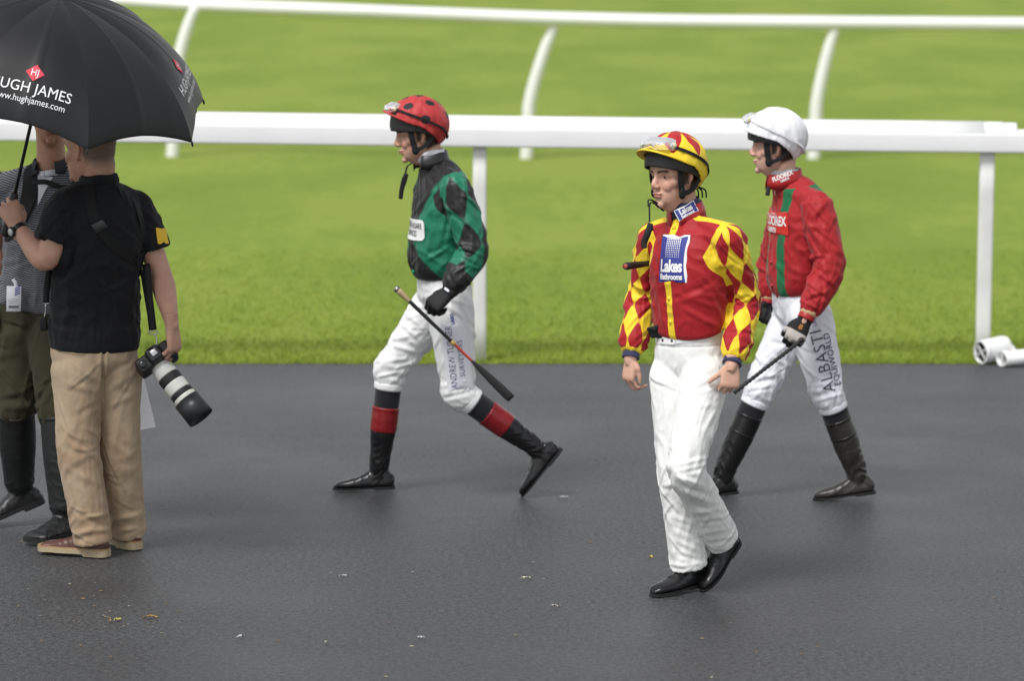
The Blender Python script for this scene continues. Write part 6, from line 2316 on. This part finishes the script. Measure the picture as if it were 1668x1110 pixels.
    for sd in 'RL':
        fr = feet[sd]
        b = riding_boot(root, J['kn' + sd], fr, -.02, (.078, .076, .064, .060), (rub, MATS['boot_sole']), 9.5 if sd == 'L' else 2.5, L=.29, wrinkle_amp=.004, fkw=dict(wide=1.2, toe=1.1, top=1.12))
        p = lambda t: J['kn' + sd] + (fr.w((0, 0, .085)) - J['kn' + sd]) * t
        part('boot_rim', *tube([(*p(-.02), .080), (*p(.0), .082), (*p(.02), .080)], n=6, m=32, ref=fwd), rub, b)
        part('foxing_band', *sole_part(Frame(fr.w((0, 0, .012)), fr.f, fr.u), .292, 1.08, .8, th=.012, heel=0, lip=.004), rub, b, flat=True)
    # access pass on the belt
    c = P(22.5, 487, Y - .155)
    u_ = nrm(A(.04, -.05, 1))
    r_ = nrm(A(1, -.12, 0))
    n_ = np.cross(r_, u_)
    Rm = np.stack([r_, n_, u_], 1)
    card = part('access_pass', *rbox(c, (.030, .0012, .052), Rm, .0008, 1), mat('pass_white', (.66, .66, .72), .45), root)
    pm_ = mat('pass_ink', (.10, .10, .13), .6)
    flat = lambda v: c - n_ * -.0016 * 0 + np.outer(v[:, 0], r_) + np.outer(v[:, 1], u_) + (-.0020 if n_[1] > 0 else .0020) * n_
    for (x, y, w, h_) in ((0, -.033, .042, .010), (-.004, -.010, .040, .0016), (-.010, -.018, .022, .0016), (0, -.002, .048, .0012)):
        v, f = rect_flat(w, h_, 1)
        part('pass_print', flat(v + A(x, y)), f, pm_, card, flat=True)
    bl = mat('pass_blue', (.04, .05, .30), .5)
    for k in range(4):
        v = np.array([(.004, .012 + k * .009), (.026, .022 + k * .009), (.026, .027 + k * .009), (.004, .017 + k * .009)])
        part('pass_stripe', flat(v), [(0, 1, 2, 3)], bl, card, flat=True)
    part('pass_loop', *ribbon([P(21, 455, Y - .15), P(25, 461, Y - .155), P(26, 468, Y - .155)], (1, 0, 0), .007, .001, 10), MATS['pass_white'], card)
    # sheet of paper hanging from his hidden hand
    a = P(226, 596, Y - .06)
    V, F = [], []
    nx, ny = 10, 16
    for i in range(ny + 1):
        t = i / ny
        xl, xr = 205 + 6 * t, 229 + 24.5 * t
        for j in range(nx + 1):
            s_ = j / nx
            yb = 592 + (112 - 8 * s_) * t
            V.append(P(xl + (xr - xl) * s_, yb, Y - .02 + .015 * math.sin(3 * s_ + 2 * t) - .10 * t))
    for i in range(ny):
        for j in range(nx):
            F.append((i * 11 + j, i * 11 + j + 1, (i + 1) * 11 + j + 1, (i + 1) * 11 + j))
    V = np.array(V)
    n0 = len(V)
    V = np.concatenate([V, V + A(0, .0012, 0)])
    F = F + [tuple(x + n0 for x in q)[::-1] for q in F]
    solo('paper_sheet', V, F, mat('paper_white', (.80, .80, .84), .7), 'white sheet of paper hanging beside the khaki trousers', 'paper', a)


def smooth_line(q, it=3):
    q = q.copy()
    for _ in range(it):
        q[1:-1] = (q[:-2] + 2 * q[1:-1] + q[2:]) / 4
    return q
UMB_PANELS = (1, 3)
build_ground()
build_rails()
front_jockey()
green_jockey()
red_jockey()
striped_man()
black_shirt_man()
_C, panel_print = umbrella()
panel_print(UMB_PANELS[0])
panel_print(UMB_PANELS[1])
build_litter()
print('built in %.1f s' % (time.time() - T0))
